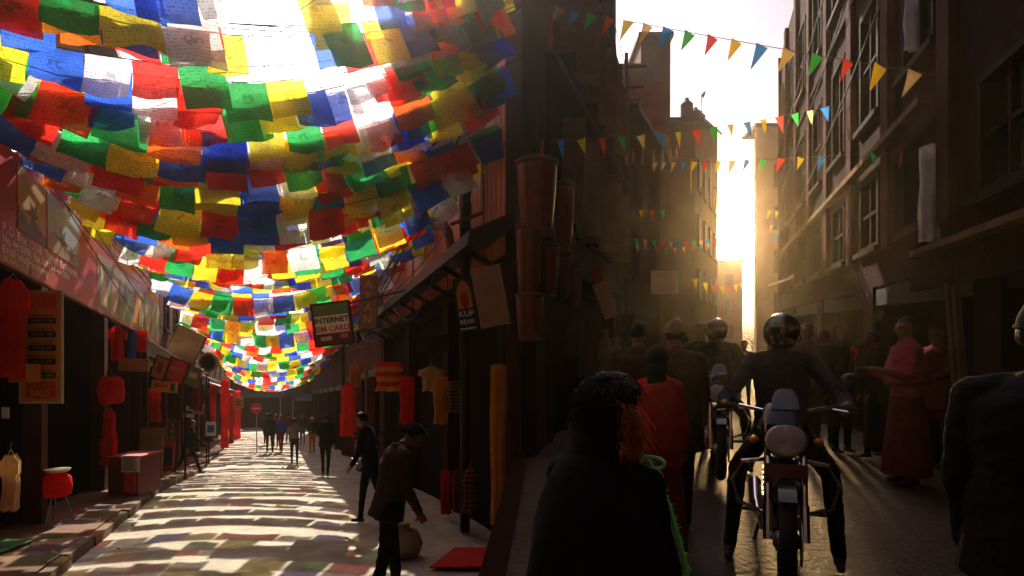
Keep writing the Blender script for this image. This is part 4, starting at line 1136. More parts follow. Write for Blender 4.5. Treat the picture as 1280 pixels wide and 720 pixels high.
def garment(label, px0, py0, px1, py1, y, mt, shape, cat='clothes', name='garment', hanger=True, stripes=None, group=None):
    """a hanging piece of clothing with folds and real thickness"""
    xa, za = fxy(px0, py1, y); xb, zb = fxy(px1, py0, y)
    W2, H2, cx = (xb - xa) / 2, zb - za, (xa + xb) / 2
    t = thing(name, label, cat, (cx, y, za), 0, group)
    prof = dict(shirt=[(0, .35), (.05, .55), (.10, .98), (.36, 1.0), (.38, .66), (.7, .66), (1, .70)], dress=[(0, .4), (.06, .8), (.2, .85), (.5, .8), (1, 1.0)],
                drape=[(0, .9), (.2, 1.0), (.6, .85), (1, .95)], bag=[(0, .35), (.12, .8), (.5, 1.0), (.85, .85), (1, .5)])
    prof = prof.get(shape, prof['drape'])
    def hw(t_):
        for (a, b), (c, d) in zip(prof, prof[1:]):
            if t_ <= c: return b + (d - b) * (t_ - a) / (c - a)
        return prof[-1][1]
    nr, nc = 18, 12; ph = rf.uniform(0, 9)
    vs, fs, ms = [], [], []
    dep = (.06 if shape != 'bag' else W2 * .9)
    for sgn in (-1, 1):
        for i in range(nr + 1):
            t_ = i / nr; w2 = hw(t_) * W2
            for j in range(nc + 1):
                x = (j / nc - .5) * 2
                bul = dep * math.sqrt(max(0, 1 - x * x)) + .004
                fold = .018 * math.sin(x * 7 + ph + t_ * 2) * (0.3 + t_) * (1 if shape != 'bag' else .3)
                vs.append((cx + x * w2 + .008 * math.sin(t_ * 9 + ph), y + sgn * bul + fold, zb - t_ * H2 - .02 * abs(x) * (1 - t_) - (.01 * math.sin(x * 5 + ph) if i == nr else 0)))
    N1 = (nr + 1) * (nc + 1)
    m = MB()
    for b0 in (0, N1):
        for i in range(nr):
            for j in range(nc):
                fs.append((b0 + i * (nc + 1) + j, b0 + i * (nc + 1) + j + 1, b0 + (i + 1) * (nc + 1) + j + 1, b0 + (i + 1) * (nc + 1) + j))
                ms.append((1 if stripes == 'h' and (i // 3) % 2 else (1 if stripes == 'c' and (i % 2 or j % 2) else 0)))
    m.add(vs, fs); m.m = ms
    m.build('cloth', [mt, 'thin_yellow' if stripes == 'h' else 'cloth_brown'], t, True)
    if hanger:
        k_ = MB(); k_.tube([(cx - W2 * .3, y, zb - .01), (cx, y, zb + .05), (cx + W2 * .3, y, zb - .01)], .005, 5); k_.tube([(cx, y, zb + .05), (cx, y, zb + .10), (cx + .02, y, zb + .125)], .004, 5)
        k_.build('hanger', 'steel', t)
    return t
yq = lambda px, u: yL(px, u)
garment('large scarlet shirt hanging beside the tall price board', -6, 348, 39, 472, 6.45, 'thin_scarlet', 'shirt')
garment('beige shirt hanging low at the shop mouth under the small card', 2, 567, 25, 638, 6.1, 'thin_beige', 'shirt')
garment('red shirt with a blue one, high in the dark shop near the banner end', 134, 408, 158, 450, 11.6, 'thin_crimson', 'shirt')
garment('small blue shirt hung beside the high red shirt in the dark shop', 160, 412, 171, 448, 11.8, 'cloth_blue', 'shirt')
garment('red shirt sleeve hanging just right of the small blue shirt', 170, 412, 184, 440, 11.9, 'thin_crimson', 'drape')
garment('round red bag hanging in the middle of the dark shop', 124, 470, 154, 505, 11.0, 'thin_crimson', 'bag', 'bag', 'bag')
garment('narrow red top hanging under the round red bag', 128, 512, 146, 548, 11.0, 'thin_crimson', 'dress')
garment('left leg of red leggings hanging under the narrow red top', 126, 548, 134, 582, 11.0, 'thin_crimson', 'drape', hanger=False)
garment('right leg of red leggings hanging under the narrow red top', 137, 548, 146, 582, 11.0, 'thin_crimson', 'drape', hanger=False)
garment('dark red long dress hanging behind the walker in the second shop', 185, 483, 202, 528, 14.0, 'thin_red', 'dress')
garment('tall dim maroon dress hanging next to the long dark red dress', 236, 470, 254, 512, 16.0, 'cloth_maroon', 'dress')

# red lamp-like stool and stall of the first shop
def at_left(px, py):               # point on the left pavement seen at a photo pixel
    y = 8.0
    for _ in range(60):
        y = (1.95 - .09 + (-gL(y) - 1.95)) * F / (py - 500)
    return (px - 340) / F * y, y
u_, y_ = at_left(72, 652)
t = thing('stool', 'red cloth covered stool with a white tray on three thin legs', 'stool', L(u_, y_, gL(y_) + .09))
c = L(u_, y_, gL(y_) + .09); M_ = c + Vector((0, 0, .38))
m = MB(); m.lathe([(.10, 0), (.17, .03), (.185, .16), (.17, .30), (.10, .36), (.02, .37)], M_, 18); m.build('seat', 'thin_crimson', t, True)
m = MB(); m.lathe([(.02, 0), (.14, .01), (.17, .05), (.15, .05), (.02, .02)], M_ + Vector((0, 0, .375)), 16); m.build('tray', 'sign_white', t, True)
for i in range(3):
    a = 2 * PI * i / 3 + .4; MB().tube([M_ + Vector((.1 * math.cos(a), .1 * math.sin(a), .01)), c + Vector((.2 * math.cos(a), .2 * math.sin(a), 0))], .012, 6).build('leg', 'steel', t)
u_, y_ = at_left(164, 617)
c = L(u_, y_, gL(y_) + .09)
t = thing('stall_table', 'red painted stall counter standing on the dirt pavement', 'counter', c)
m = MB(); m.wbox(c.x - .28, c.x + .30, c.y - .25, c.y + .45, c.z, c.z + .74); m.build('body', 'sign_maroon', t)
m = MB(); m.wbox(c.x - .32, c.x + .34, c.y - .29, c.y + .49, c.z + .745, c.z + .78); m.build('top', 'sign_red', t)
m = MB(); m.wbox(c.x + .05, c.x + .27, c.y - .275, c.y - .255, c.z + .08, c.z + .62); m.build('door', 'sign_scarlet', t)
fQ = front(c.y - .31)
board('notice', 'white printed notice board propped on the red stall counter', 'notice', fQ, c.x + .02, c.x + .37, c.z + .48, c.z + .80, 'sign_white', .012)
nb_ = [o for o in bpy.data.objects if o.name.startswith('notice')][-1]
for i in range(8):
    patch(nb_, fQ, c.x + .05, c.x + .05 + rf.uniform(.2, .29), c.z + .51 + i * .034, c.z + .524 + i * .034, 'sign_black', 'print_line')
def stand_board(name, label, cat, px0, py0, px1, py1, mt, th=.04, tilt=0, dy=0):
    u_, y_ = at_left((px0 + px1) / 2, py1); y_ += dy
    x0, z0 = fxy(px0, py1, y_); x1, z1 = fxy(px1, py0, y_)
    z0 = L(0, y_, gL(y_) + .10).z if not dy else z0
    f = lambda a, h, d: Vector((a, y_ - d + (h - z0) * tilt, h))
    return board(name, label, cat, f, x0, x1, z0, z1, mt, th), f, (x0, x1, z0, z1)
stand_board('plywood_board', 'tan plywood board leaning at the second shop front', 'board', 172, 535, 202, 597, 'sign_beige', .03, .08)
t, f_, (x0, x1, z0, z1) = stand_board('pavement_sign', 'upright maroon sign with vertical white letters on the pavement', 'sign', 208, 525, 224, 585, 'sign_maroon')
for i, ch_ in enumerate('SHOP'):
    text(ch_, .19, lambda x, y: f_((x0 + x1) / 2 + x, z1 - .16 - i * .21 + y, .006), 'sign_cream', t, .02)
t, f_, (x0, x1, z0, z1) = stand_board('a_board', 'small orange folding sign standing before the maroon sign', 'sign', 200, 552, 216, 590, 'sign_scarlet', .04, .1)
patch(t, f_, x0 + .04, x1 - .04, z0 + .2, z1 - .2, 'photo_dark', 'picture'); text('SALE', .09, lambda x, y: f_((x0 + x1) / 2 + x, z1 - .1 + y, .006), 'sign_cream', t, .02)

# boards over the second shop
def hung(name, label, cat, px0, py0, px1, py1, y, mt, rot=0.0, th=.04, rim=None):
    x0, z0 = fxy(px0, py1, y); x1, z1 = fxy(px1, py0, y); cx, cz = (x0 + x1) / 2, (z0 + z1) / 2
    c_, s_ = math.cos(rot), math.sin(rot)
    f = lambda a, h, d: Vector((cx + a * c_ - h * s_, y - d, cz + a * s_ + h * c_))
    W2, H2 = (x1 - x0) / 2, (z1 - z0) / 2
    return board(name, label, cat, f, -W2, W2, -H2, H2, mt, th, rim=rim), f, W2, H2
hung('wooden_sign', 'broad weathered brown board under the flags beside the round sign', 'sign', 213, 412, 250, 452, 14.6, 'sign_beige', -.45, rim='sign_brown')
t, f_, a, b = hung('hanging_sign', 'narrow orange hanging board nearest the banner end', 'sign', 192, 447, 208, 473, 13.6, 'sign_orange', -.35, rim='eave_black'); star_ = patch(t, f_, -a * .4, a * .4, -b * .5, b * .5, 'sign_brown', 'print')
t, f_, a, b = hung('hanging_sign', 'wider red-orange hanging board between the narrow and the green boards', 'sign', 209, 450, 232, 477, 13.8, 'sign_scarlet', -.35, rim='eave_black'); patch(t, f_, -a * .7, a * .7, 0, b * .3, 'sign_orange', 'print')
t, f_, a, b = hung('hanging_sign', 'green hanging board beside the red-orange one', 'sign', 232, 458, 250, 483, 14.2, 'sign_green', -.35); patch(t, f_, -a * .6, a * .6, -b * .2, b * .4, 'sign_cream', 'print')
t, f_, a, b = hung('hanging_sign', 'flat yellow board with a portrait under the two orange boards', 'sign', 189, 476, 221, 490, 13.7, 'sign_yellow', -.10); patch(t, f_, a * .5, a * .85, -b * .7, b * .7, 'photo_dark', 'portrait'); patch(t, f_, -a * .8, a * .3, -b * .2, b * .3, 'sign_scarlet', 'print')
hung('hanging_sign', 'tan wooden lintel board over the dark shop', 'sign', 148, 448, 186, 464, 12.2, 'sign_beige', -.05)
for i, (px, py, lab) in enumerate(((236, 515, 'white paper poster hung above the walker'), (248, 511, 'beige paper poster next to the white one above the walker'))):
    t, f_, a, b = hung('poster', lab, 'poster', px - 6, py - 7, px + 7, py + 7, 16.5, ('sign_white', 'sign_beige')[i], -.1, .01); patch(t, f_, -a * .7, a * .7, -b * .3, b * .2, 'sign_black', 'print')
t, f_, a, b = hung('poster', 'pale blue lettered poster on the second shop post', 'poster', 257, 527, 270, 545, 18, 'sign_white', 0, .01); patch(t, f_, -a * .7, a * .7, -b * .5, b * .5, 'sign_blue', 'print')
# round sign
yy = 16.0; c = pix(261, 453, yy)
t = thing('round_sign', 'round brown sign projecting over the pavement', 'sign', c)
RXm = Matrix.Rotation(PI / 2, 4, 'X')
m = MB(); m.lathe([(.26, -.05), (.29, -.05), (.29, .05), (.26, .05)], c, 28, M=RXm); m.build('disc', 'sign_beige', t)
m = MB(); m.lathe([(.20, 0.051), (.235, .055), (.235, .051)], c, 28, M=RXm); m.build('ring', 'sign_brown', t)
MB().tube([c + Vector((-.29, 0, 0)), c + Vector((-.8, .1, .15))], .02, 6).build('arm', 'eave_black', t)
# white awning edge over the second shop
t = thing('awning', 'thin white-edged canvas awning over the second shop door', 'awning', pix(205, 440, 13.2))
m = MB(); a, b = pix(186, 423, 12.6), pix(231, 452, 14.4)
m.add([a, b, b + Vector((-1.0, .2, .25)), a + Vector((-1.0, .2, .25)), a + Vector((0, 0, -.03)), b + Vector((0, 0, -.03)), b + Vector((-1.0, .2, .22)), a + Vector((-1.0, .2, .22))], [(0, 1, 2, 3), (4, 7, 6, 5), (0, 4, 5, 1), (1, 5, 6, 2), (2, 6, 7, 3), (3, 7, 4, 0)]); m.build('canvas', 'sign_white', t)
# continuous low canopies, added to keep the pavement shaded
for i, (a0, a1, hh, lab) in enumerate(((15.2, 20.4, .95, 'dark cloth canopy added for shade over the second shop front'), (20.9, 27.4, .8, 'dark cloth canopy added for shade over the red cloth shop front'), (27.9, 36, .55, 'dark cloth canopy added for shade by the red round road sign'))):
    t = thing('canopy', lab, 'canopy', L(-3, a0, gL(a0)))
    f_ = fl(-3.3, -1); m = MB()
    m.add([f_(a, h, d) for a in (a0, a1) for (h, d) in ((hh + .35, -.02), (hh + .39, -.02), (hh + .04, -.95), (hh, -.95))], [(0, 1, 2, 3), (4, 7, 6, 5), (0, 4, 5, 1), (1, 5, 6, 2), (2, 6, 7, 3), (3, 7, 4, 0)]); m.build('sheet', 'sign_brown', t)
    for a in (a0 + .1, a1 - .1): MB().tube([f_(a, gL(a), -.93), f_(a, hh, -.93)], .025, 6).build('post', 'wood_dark', t)
# scarlet cloth hung along the far shops
for i, (px, p0, p1, wd, u, lab) in enumerate(((266, 480, 545, 8, -2.5, 'dark red cloth hanging left of the two scarlet drapes'), (281, 474, 560, 11, -2.35, 'tall scarlet drape hanging at the red cloth shop door'), (297, 488, 552, 9, -2.35, 'second scarlet drape hanging past the tall one'), (289, 492, 556, 7, -2.5, 'narrow red drape between the two scarlet drapes'))):
    garment(lab, px - wd / 2, p0, px + wd / 2, p1, yL(px, u) * .93, ('thin_red', 'thin_scarlet', 'thin_scarlet', 'thin_red')[i], 'drape', 'cloth', 'drape', hanger=False)
t, f_, a, b = hung('yellow_sign', 'small yellow lettered sign above the second scarlet drape', 'sign', 293, 497, 304, 510, 25, 'sign_yellow', 0, .03); patch(t, f_, -a * .7, a * .7, b * .1, b * .4, 'sign_brown', 'print'); patch(t, f_, -a * .7, a * .7, -b * .5, -b * .2, 'sign_brown', 'print')
# round red road sign on a post
yy = 25.5; c = pix(320.5, 510.5, yy)
t = thing('road_sign', 'round red no-entry road sign on a thin post', 'road sign', (c.x, c.y, L(0, yy, gL(yy)).z))
m = MB(); m.lathe([(.02, -.02), (.25, -.02), (.25, .02), (.02, .02)], c, 28, M=RXm); m.build('disc', 'sign_scarlet', t)
m = MB(); m.wbox(c.x - .16, c.x + .16, c.y - .03, c.y - .022, c.z - .035, c.z + .035); m.build('bar', 'sign_white', t)
MB().tube([(c.x, c.y + .03, L(0, yy, gL(yy)).z), (c.x, c.y + .03, c.z + .2)], .025, 8).build('post', 'steel', t)

# ---- right side of the flag lane
yI = 11.0
t, f_, a, b = hung('internet_sign', 'square hanging sign reading INTERNET SIM CARD over the lane', 'sign', 392, 379, 438, 430, yI, 'sign_maroon', .12, .08, 'eave_black')
patch(t, f_, -a * .92, a * .92, -b * .46, b * .42, 'sign_white', 'white_band')
patch(t, f_, -a * .92, a * .92, b * .46, b * .95, 'sign_green', 'top_band')
text('INTERNET', .145, lambda x, y: f_(x, b * .17 + y, .008), 'sign_black', t, .03)
text('SIM CARD', .15, lambda x, y: f_(x, -b * .25 + y, .008), 'sign_scarlet', t, .03)
patch(t, f_, -a * .7, -a * .1, -b * .8, -b * .6, 'sign_cream', 'print'); patch(t, f_, a * .4, a * .8, -b * .75, -b * .55, 'sign_orange', 'print')
MB().tube([f_(a, b * .9, -.04), f_(a + 1.55, b * .9 + .1, .3)], .02, 6).build('arm', 'eave_black', t)
MB().tube([f_(a, -b * .6, -.04), f_(a + 1.55, -b * .3, .3)], .015, 6).build('arm', 'eave_black', t)
t, f_, a, b = hung('vertical_sign', 'tall brown vertical sign with cream letters beside the internet sign', 'sign', 449, 344, 471, 410, 13.0, 'sign_brown', -.03, .08)
for i, ch_ in enumerate('AYAN'):
    text(ch_, .26, lambda x, y: f_(x, b - .22 - i * .27 + y, .006), 'sign_beige', t, .02)
t, f_, a, b = hung('logo_sign', 'narrow black shop sign with an orange arched picture under the eave', 'sign', 569, 347, 594, 414, 7.5, 'sign_black', .13, .03)
m = MB(); pts = [f_(-a * .75, -b * .15, .004), f_(a * .75, -b * .15, .004)] + [f_(a * .75 * math.cos(q), b * .25 + b * .65 * math.sin(q), .004) for q in [PI * i / 10 for i in range(11)]]
m.add(pts, [tuple(range(len(pts)))]); m.build('arch_picture', 'sign_orange', t)
m = MB(); pts = [f_(a * .4 * math.cos(q), b * .15 + b * .3 * math.sin(q), .006) for q in [2 * PI * i / 14 for i in range(14)]]; m.add(pts, [tuple(range(14))]); m.build('picture_figure', 'cloth_magenta', t)
text('KUP', .11, lambda x, y: f_(x, -b * .36 + y, .006), 'sign_white', t, .01); text('BEAR', .085, lambda x, y: f_(x, -b * .66 + y, .006), 'sign_white', t, .01)
patch(t, f_, -a * .8, a * .8, -b * .93, -b * .88, 'sign_white', 'line')
t, f_, a, b = hung('panel_sign', 'plain tan panel hung under the black eave near the corner', 'sign', 594, 332, 632, 408, 7.35, 'sign_beige', .18, .04)
t, f_, a, b = hung('dim_sign', 'dim black fascia sign with faint grey letters over the clothes', 'sign', 522, 418, 562, 440, 9.6, 'eave_black', 0, .03)
text('PASHMINA', .10, lambda x, y: f_(x, b * .3 + y, .004), 'plaster_dark', t); text('HOUSE', .06, lambda x, y: f_(x, -b * .5 + y, .004), 'plaster_dark', t)
for lab, p in (('red and yellow striped cloth hanging outside the dark shop', (468, 452, 504, 489, 'thin_crimson', 'drape', 'h')), ('long red scarf hanging beside the striped cloth', (499, 470, 519, 530, 'thin_crimson', 'drape', None)),
               ('beige shirt hanging under the dim fascia sign', (522, 458, 556, 489, 'thin_beige', 'shirt', None)), ('long mustard scarf hanging in front of the beige shirt', (541, 470, 560, 530, 'thin_yellow', 'drape', None)),
               ('brown checked cloth hanging beside the mustard scarf', (559, 476, 578, 517, 'thin_orange', 'drape', 'c')), ('dark red trouser leg hanging low in the shop', (550, 587, 564, 642, 'thin_red', 'drape', None)),
               ('maroon cloth hanging low between red and checked cloth', (565, 587, 577, 640, 'cloth_maroon', 'drape', None)), ('brown checked skirt hanging low in the shop', (578, 585, 598, 642, 'thin_orange', 'dress', 'c')),
               ('tall mustard curtain at the corner pier', (612, 455, 634, 655, 'thin_yellow', 'drape', None))):
    garment(lab, *p[:4], min(yL((p[0] + p[2]) / 2, 2.86), 14.5), p[4], p[5], stripes=p[6], hanger=p[5] != 'drape')
garment('vivid red dress hung out over the lane, past the black motorbikes', 424, 480, 446, 545, 15.5, 'thin_scarlet', 'dress')
garment('short orange cloth hung above the vivid red dress', 436, 455, 452, 484, 15.6, 'thin_orange', 'drape')
# red mat by the corner
m = MB(); zz = lambda y: L(0, y, gL(y) + .012).z
m.add([(-.95, 6.45, zz(6.45)), (-.08, 6.45, zz(6.45)), (-.15, 7.3, zz(7.3)), (-.75, 7.3, zz(7.3)), (-.95, 6.45, zz(6.45) + .02), (-.08, 6.45, zz(6.45) + .02), (-.15, 7.3, zz(7.3) + .02), (-.75, 7.3, zz(7.3) + .02)], [(3, 2, 1, 0), (4, 5, 6, 7), (0, 1, 5, 4), (1, 2, 6, 5), (2, 3, 7, 6), (3, 0, 4, 7)])
tag(m.build('mat', 'cloth_red'), 'flat red mat on the road beside the corner pier', 'mat')
m = MB(); c = L(1.62, 7.0, gL(7)); m.lathe([(.05, 0), (.20, .02), (.24, .16), (.19, .31), (.08, .36), (.10, .40), (.02, .41)], c, 18, 1.1, .9)
tag(m.build('sack', 'cloth_khaki', smooth=True), 'stuffed tan sack on the ground by the red mat', 'sack')
# pole, pipe and cables on the corner house
def LPt(px, py, u): y = yL(px, u); return pix(px, py, y)
yy = 8.3; c = L(2.86, yy, 0)
t = thing('utility_pole', 'dark utility pole wound with cables in front of the orange wall', 'pole', L(2.86, yy, gL(yy)))
MB().tube([L(2.86, yy, gL(yy)), L(2.85, yy, 1), L(2.88, yy, 3.2), L(2.93, yy, 5.5)], [.075, .07, .06, .055], 10).build('shaft', 'eave_black', t, True)
for i in range(5):
    a = i * 1.3; MB().tube([L(2.87 + .075 * math.cos(a + q * .5), yy + .075 * math.sin(a + q * .5), 1.6 + q * .13) for q in range(22)], .013, 5).build('cable_wrap', 'cable', t)
MB().tube([L(2.65, yy, 2.6), L(3.1, yy - .1, 2.75)], .03, 6).build('crossarm', 'rust_pipe', t)
t = thing('vent_pipe', 'bent rusty vent pipe rising through the black eave', 'pipe', LPt(565, 325, 2.75))
c = [LPt(568, 330, 2.75), LPt(563, 305, 2.75), LPt(560, 290, 2.75), LPt(556, 283, 2.75), LPt(546, 281, 2.75)]
MB().tube(c, .075, 10).build('pipe', 'rust_pipe', t, True)
MB().tube([c[4], c[4] + (c[4] - c[3]).normalized() * .05], .095, 10).build('rim', 'rust_pipe', t, True)
CG = 'cables along the corner house'
for i in range(12):
    a = L(2.50 + rf.uniform(-.1, .1), 7.6 + rf.uniform(0, .8), rf.uniform(2.3, 4.4)); b = L(rf.uniform(2.4, 2.75), rf.uniform(13, 22), rf.uniform(2.0, 3.2))
    tag(MB().tube(curve_pts(a, b, rf.uniform(.15, .6), 14), rf.uniform(.007, .014), 5).build('cable', 'cable'), 'slack black cable strung along the orange sheet wall', 'cable', CG)
for i in range(6):
    a = L(2.6, 9 + i * 1.2, 2.0); b = L(2.4, 11 + i * 1.4, 1.8)
    tag(MB().tube(curve_pts(a, b, rf.uniform(.25, .5), 10), .012, 5).build('cable', 'cable'), 'looped black cable drooping under the eave of the shops', 'cable', 'loops under the eave')
for i in range(5):
    a = pix(420 + i * 25, -20, 5 + .5 * i); b = pix(250 - i * 20, 60 + i * 22, 6.0)
    tag(MB().tube(curve_pts(a, b, .12, 10), .004, 4).build('cable', 'cable'), 'thin wire crossing the bright sky above the flags', 'cable', 'thin wires in the sky')
for i in range(8):
    a = L(-2.9, 5 + i * .4, 3.3 + .08 * i); b = L(-2.85, 14 + i * .7, 2.7 + .05 * i)
    tag(MB().tube(curve_pts(a, b, rf.uniform(.1, .45), 12), .009, 5).build('cable', 'cable'), 'black cable running along the top of the red travel banner', 'cable', 'cables above the banner')

# ------------------------------------------------------------------ dark lane: drums, cloths, posts
def drum(label, px, py0, py1, wpx, y, mt='cloth_maroon'):
    r = wpx / 2 / F * y; p0, p1 = pix(px, py1, y), pix(px, py0, y); hh = p1.z - p0.z
    t = thing('drum', label, 'drum', p0, 0, None)
    m = MB(); m.lathe([(r * .70, 0), (r * .78, hh * .12), (r * .92, hh * .5), (r, hh * .85), (r, hh * .97)], p0, 24); m.build('shell', 'drum_red', t, True)
    m = MB(); m.lathe([(r * 1.02, hh * .93), (r * 1.10, hh * .95), (r * 1.10, hh), (r * .98, hh * 1.015), (r * .5, hh * 1.02)], p0, 24); m.build('rim', 'wood_pale', t, True)
    m = MB(); m.lathe([(r * .74, -.01), (r * .80, 0), (r * .80, hh * .04), (r * .74, hh * .05)], p0, 24); m.build('lower_rim', 'wood_pale', t, True)
    for i in range(8):
        a = 2 * PI * (i + .3) / 8; e = lambda q, z: p0 + Vector((q * math.cos(a), q * math.sin(a), z))
        MB().tube([e(r * .80, hh * .03), e(r * .96, hh * .5), e(r * 1.04, hh * .94)], .007, 5).build('lacing', 'wood_pale', t)
    MB().tube([p1 + Vector((-r * .7, 0, 0)), p1 + Vector((0, 0, r * 1.2)), p1 + Vector((r * .7, 0, 0))], .008, 5).build('strap', 'cable', t)
    MB().tube([p1 + Vector((0, 0, r * 1.2)), p1 + Vector((0.0, .15, r * 1.2 + .45))], .006, 5).build('cord', 'cable', t)
mat('drum_red', (0.22, 0.028, 0.018), 0.3, 0.4, 6, 0.1, spec=0.5)
drum('largest dark red drum hanging highest at the corner pier', 671, 203, 292, 50, 6.75)
drum('tall drum hanging just right of the largest one', 704, 230, 318, 27, 7.5)
drum('drum hanging directly below the largest one', 661, 283, 372, 32, 6.8)
drum('drum with a bright edge between the two lower drums', 686, 306, 372, 25, 7.2)
drum('small dark drum behind the bright-edged one', 706, 316, 374, 15, 7.9)
drum('smallest drum, last in the row along the wall', 720, 332, 384, 15, 8.3)
drum('lowest drum with a broad pale rim at the corner pier', 662, 368, 425, 34, 6.7)
def figurine(label, px, py0, py1, y, mt):
    p0, p1 = pix(px, py1, y), pix(px, py0, y); hh = p1.z - p0.z
    t = thing('hanging_bag', label, 'bag', p0)
    m = MB(); m.lathe([(.02, 0), (.10, .03 * hh), (.13, .35 * hh), (.10, .62 * hh), (.04, .72 * hh), (.07, .8 * hh), (.03, .84 * hh)], p0, 14); m.build('pouch', mt, t, True)
    MB().tube([p0 + Vector((0, 0, .82 * hh)), p1], .008, 5).build('cord', 'cable', t)
figurine('small brown bag hanging under the smallest drum', 718, 378, 446, 7.9, 'cloth_brown')
figurine('pale pouch hanging on the wall past the drums', 757, 400, 470, 9.5, 'cloth_khaki')
figurine('pale pouch hanging beside the other one past the drums', 770, 412, 470, 10.2, 'cloth_khaki')
def drape(label, px0, py0, px1, py1, y, mt, sl=0.0):
    garment(label, px0, py0, px1, py1, y, mt, 'drape', 'cloth', 'drape', hanger=False)
drape('ragged pale cloth hanging high on the pilaster house', 1131, -6, 1156, 60, 5.9, 'thin_white')
drape('long torn pale cloth hanging under the ledge on the pilaster house', 1150, 182, 1172, 300, 5.25, 'thin_white')
drape('thin red streamer hanging high on the corner house', 685, 22, 691, 62, 7.6, 'thin_crimson')
for i, (px, p0, p1) in enumerate(((1186, 354, 452), (1194, 357, 440))):
    y = 4.75 - .08 * i; a, b = pix(px, p0, y), pix(px + 10, p1 + 40, y)
    m = MB(); m.bar(a, b, .055, .04, (0, 1, 0)); o = m.build('plank', 'wood_pale'); bevel(o, .006)
    tag(o, ('wide pale plank leaning at the pilaster house', 'narrow pale plank leaning behind the wide one')[i], 'plank')
# boards and awnings in the dark lane
t, f_, a, b = hung('white_board', 'blank pale board hung across the lane above the crowd', 'sign', 814, 338, 848, 367, 13.5, 'sign_cream', 0, .04)
t, f_, a, b = hung('slanted_sign', 'slanted pale cloth sign on the drum shop wall', 'sign', 748, 352, 766, 398, 9.6, 'sign_beige', .35, .03)
t, f_, a, b = hung('slanted_sign', 'small dim red sign above the slanted pale one', 'sign', 741, 335, 752, 352, 9.4, 'sign_red', .25, .03)
for i, (px0, py0, px1, py1, y, lab) in enumerate(((960, 356, 1015, 322, 12.5, 'thin pale awning strip by the bright gap'), (1030, 372, 1160, 326, 6.4, 'sagging dark awning over the shops of the pilaster house'))):
    a, b = pix(px0, py0, y + (3 if i else 2)), pix(px1, py1, y)
    t = thing('awning', lab, 'awning', a)
    o2 = Vector((1.0, .1, .35)); m = MB(); k_ = 8
    vs = []
    for j in range(k_ + 1):
        p = a.lerp(b, j / k_) - Vector((0, 0, .12 * math.sin(PI * j / k_)))
        vs += [p, p + Vector((0, 0, -.04)), p + o2 + Vector((0, 0, -.04)), p + o2]
    m.add(vs, [(4 * j + q, 4 * j + (q + 1) % 4, 4 * j + 4 + (q + 1) % 4, 4 * j + 4 + q) for j in range(k_) for q in range(4)] + [(0, 1, 2, 3), (4 * k_ + 3, 4 * k_ + 2, 4 * k_ + 1, 4 * k_)])
    m.build('sheet', ('sign_cream', 'plaster_dark')[i], t)
t = thing('fascia_sign', 'dim fascia with faint letters above the pilaster house shop', 'sign', R(2.1, 4.6, .3))
MB().box(lambda a, h, d: R(2.2 - d, a, h), 3.6, 5.6, .38, .64, .10, .14).build('panel', 'brick_dark', t)
text('HANDICRAFTS', .17, lambda x, y: R(2.2 - .145, 4.6 - x, .51 + y), 'plaster_dark', t)
# aerial, crossarm pole and cables
t = thing('crossarm_pole', 'thin pole with three crossarms against the tan tower house', 'pole', (4.0, 14.6, gR(14)))
c = pix(783, 90, 15.0)
MB().tube([(c.x, 15, gR(15)), (c.x, 15, c.z + .5)], .05, 8).build('shaft', 'eave_black', t)
for i, dz in enumerate((.1, -.45, -.8)): MB().bar((c.x - .45, 15, c.z + dz), (c.x + .55 - .1 * i, 15, c.z + dz + .05), .05, .05).build('crossarm', 'eave_black', t)
t = thing('aerial', 'thin rooftop aerial with a small dish, on the bend house', 'aerial', pix(878, 150, 29))
a, b = pix(878, 152, 29), pix(877, 118, 29); MB().tube([a - Vector((0, 0, .8)), b], .025, 6).build('mast', 'eave_black', t)
m = MB(); m.lathe([(.02, 0), (.2, .05), (.26, .12)], b, 14, .5, 1.0, M=Matrix.Rotation(PI / 2, 4, 'Y')); m.build('dish', 'eave_black', t)
for i in range(9):
    a = R(-2.1, 8 + i * .5, 3.0 + .55 * i); b = R(-2.0, 14 + i * .4, 2.4 + .5 * i)
    tag(MB().tube(curve_pts(a, b, rf.uniform(.2, .6), 12), .009, 5).build('cable', 'cable'), 'slack cable along the upper wall of the drum shop', 'cable', 'cables on the drum shop wall')
for i in range(3):
    a = R(2.05, 3.5 + i * 1.1, 4.6 + .9 * i); b = R(2.0, 14 + i, 2.4 + 1.1 * i)
    tag(MB().tube(curve_pts(a, b, rf.uniform(.1, .4), 12), .012, 5).build('cable', 'cable'), 'slanting cable along the pilaster house wall', 'cable', 'cables on the pilaster house')
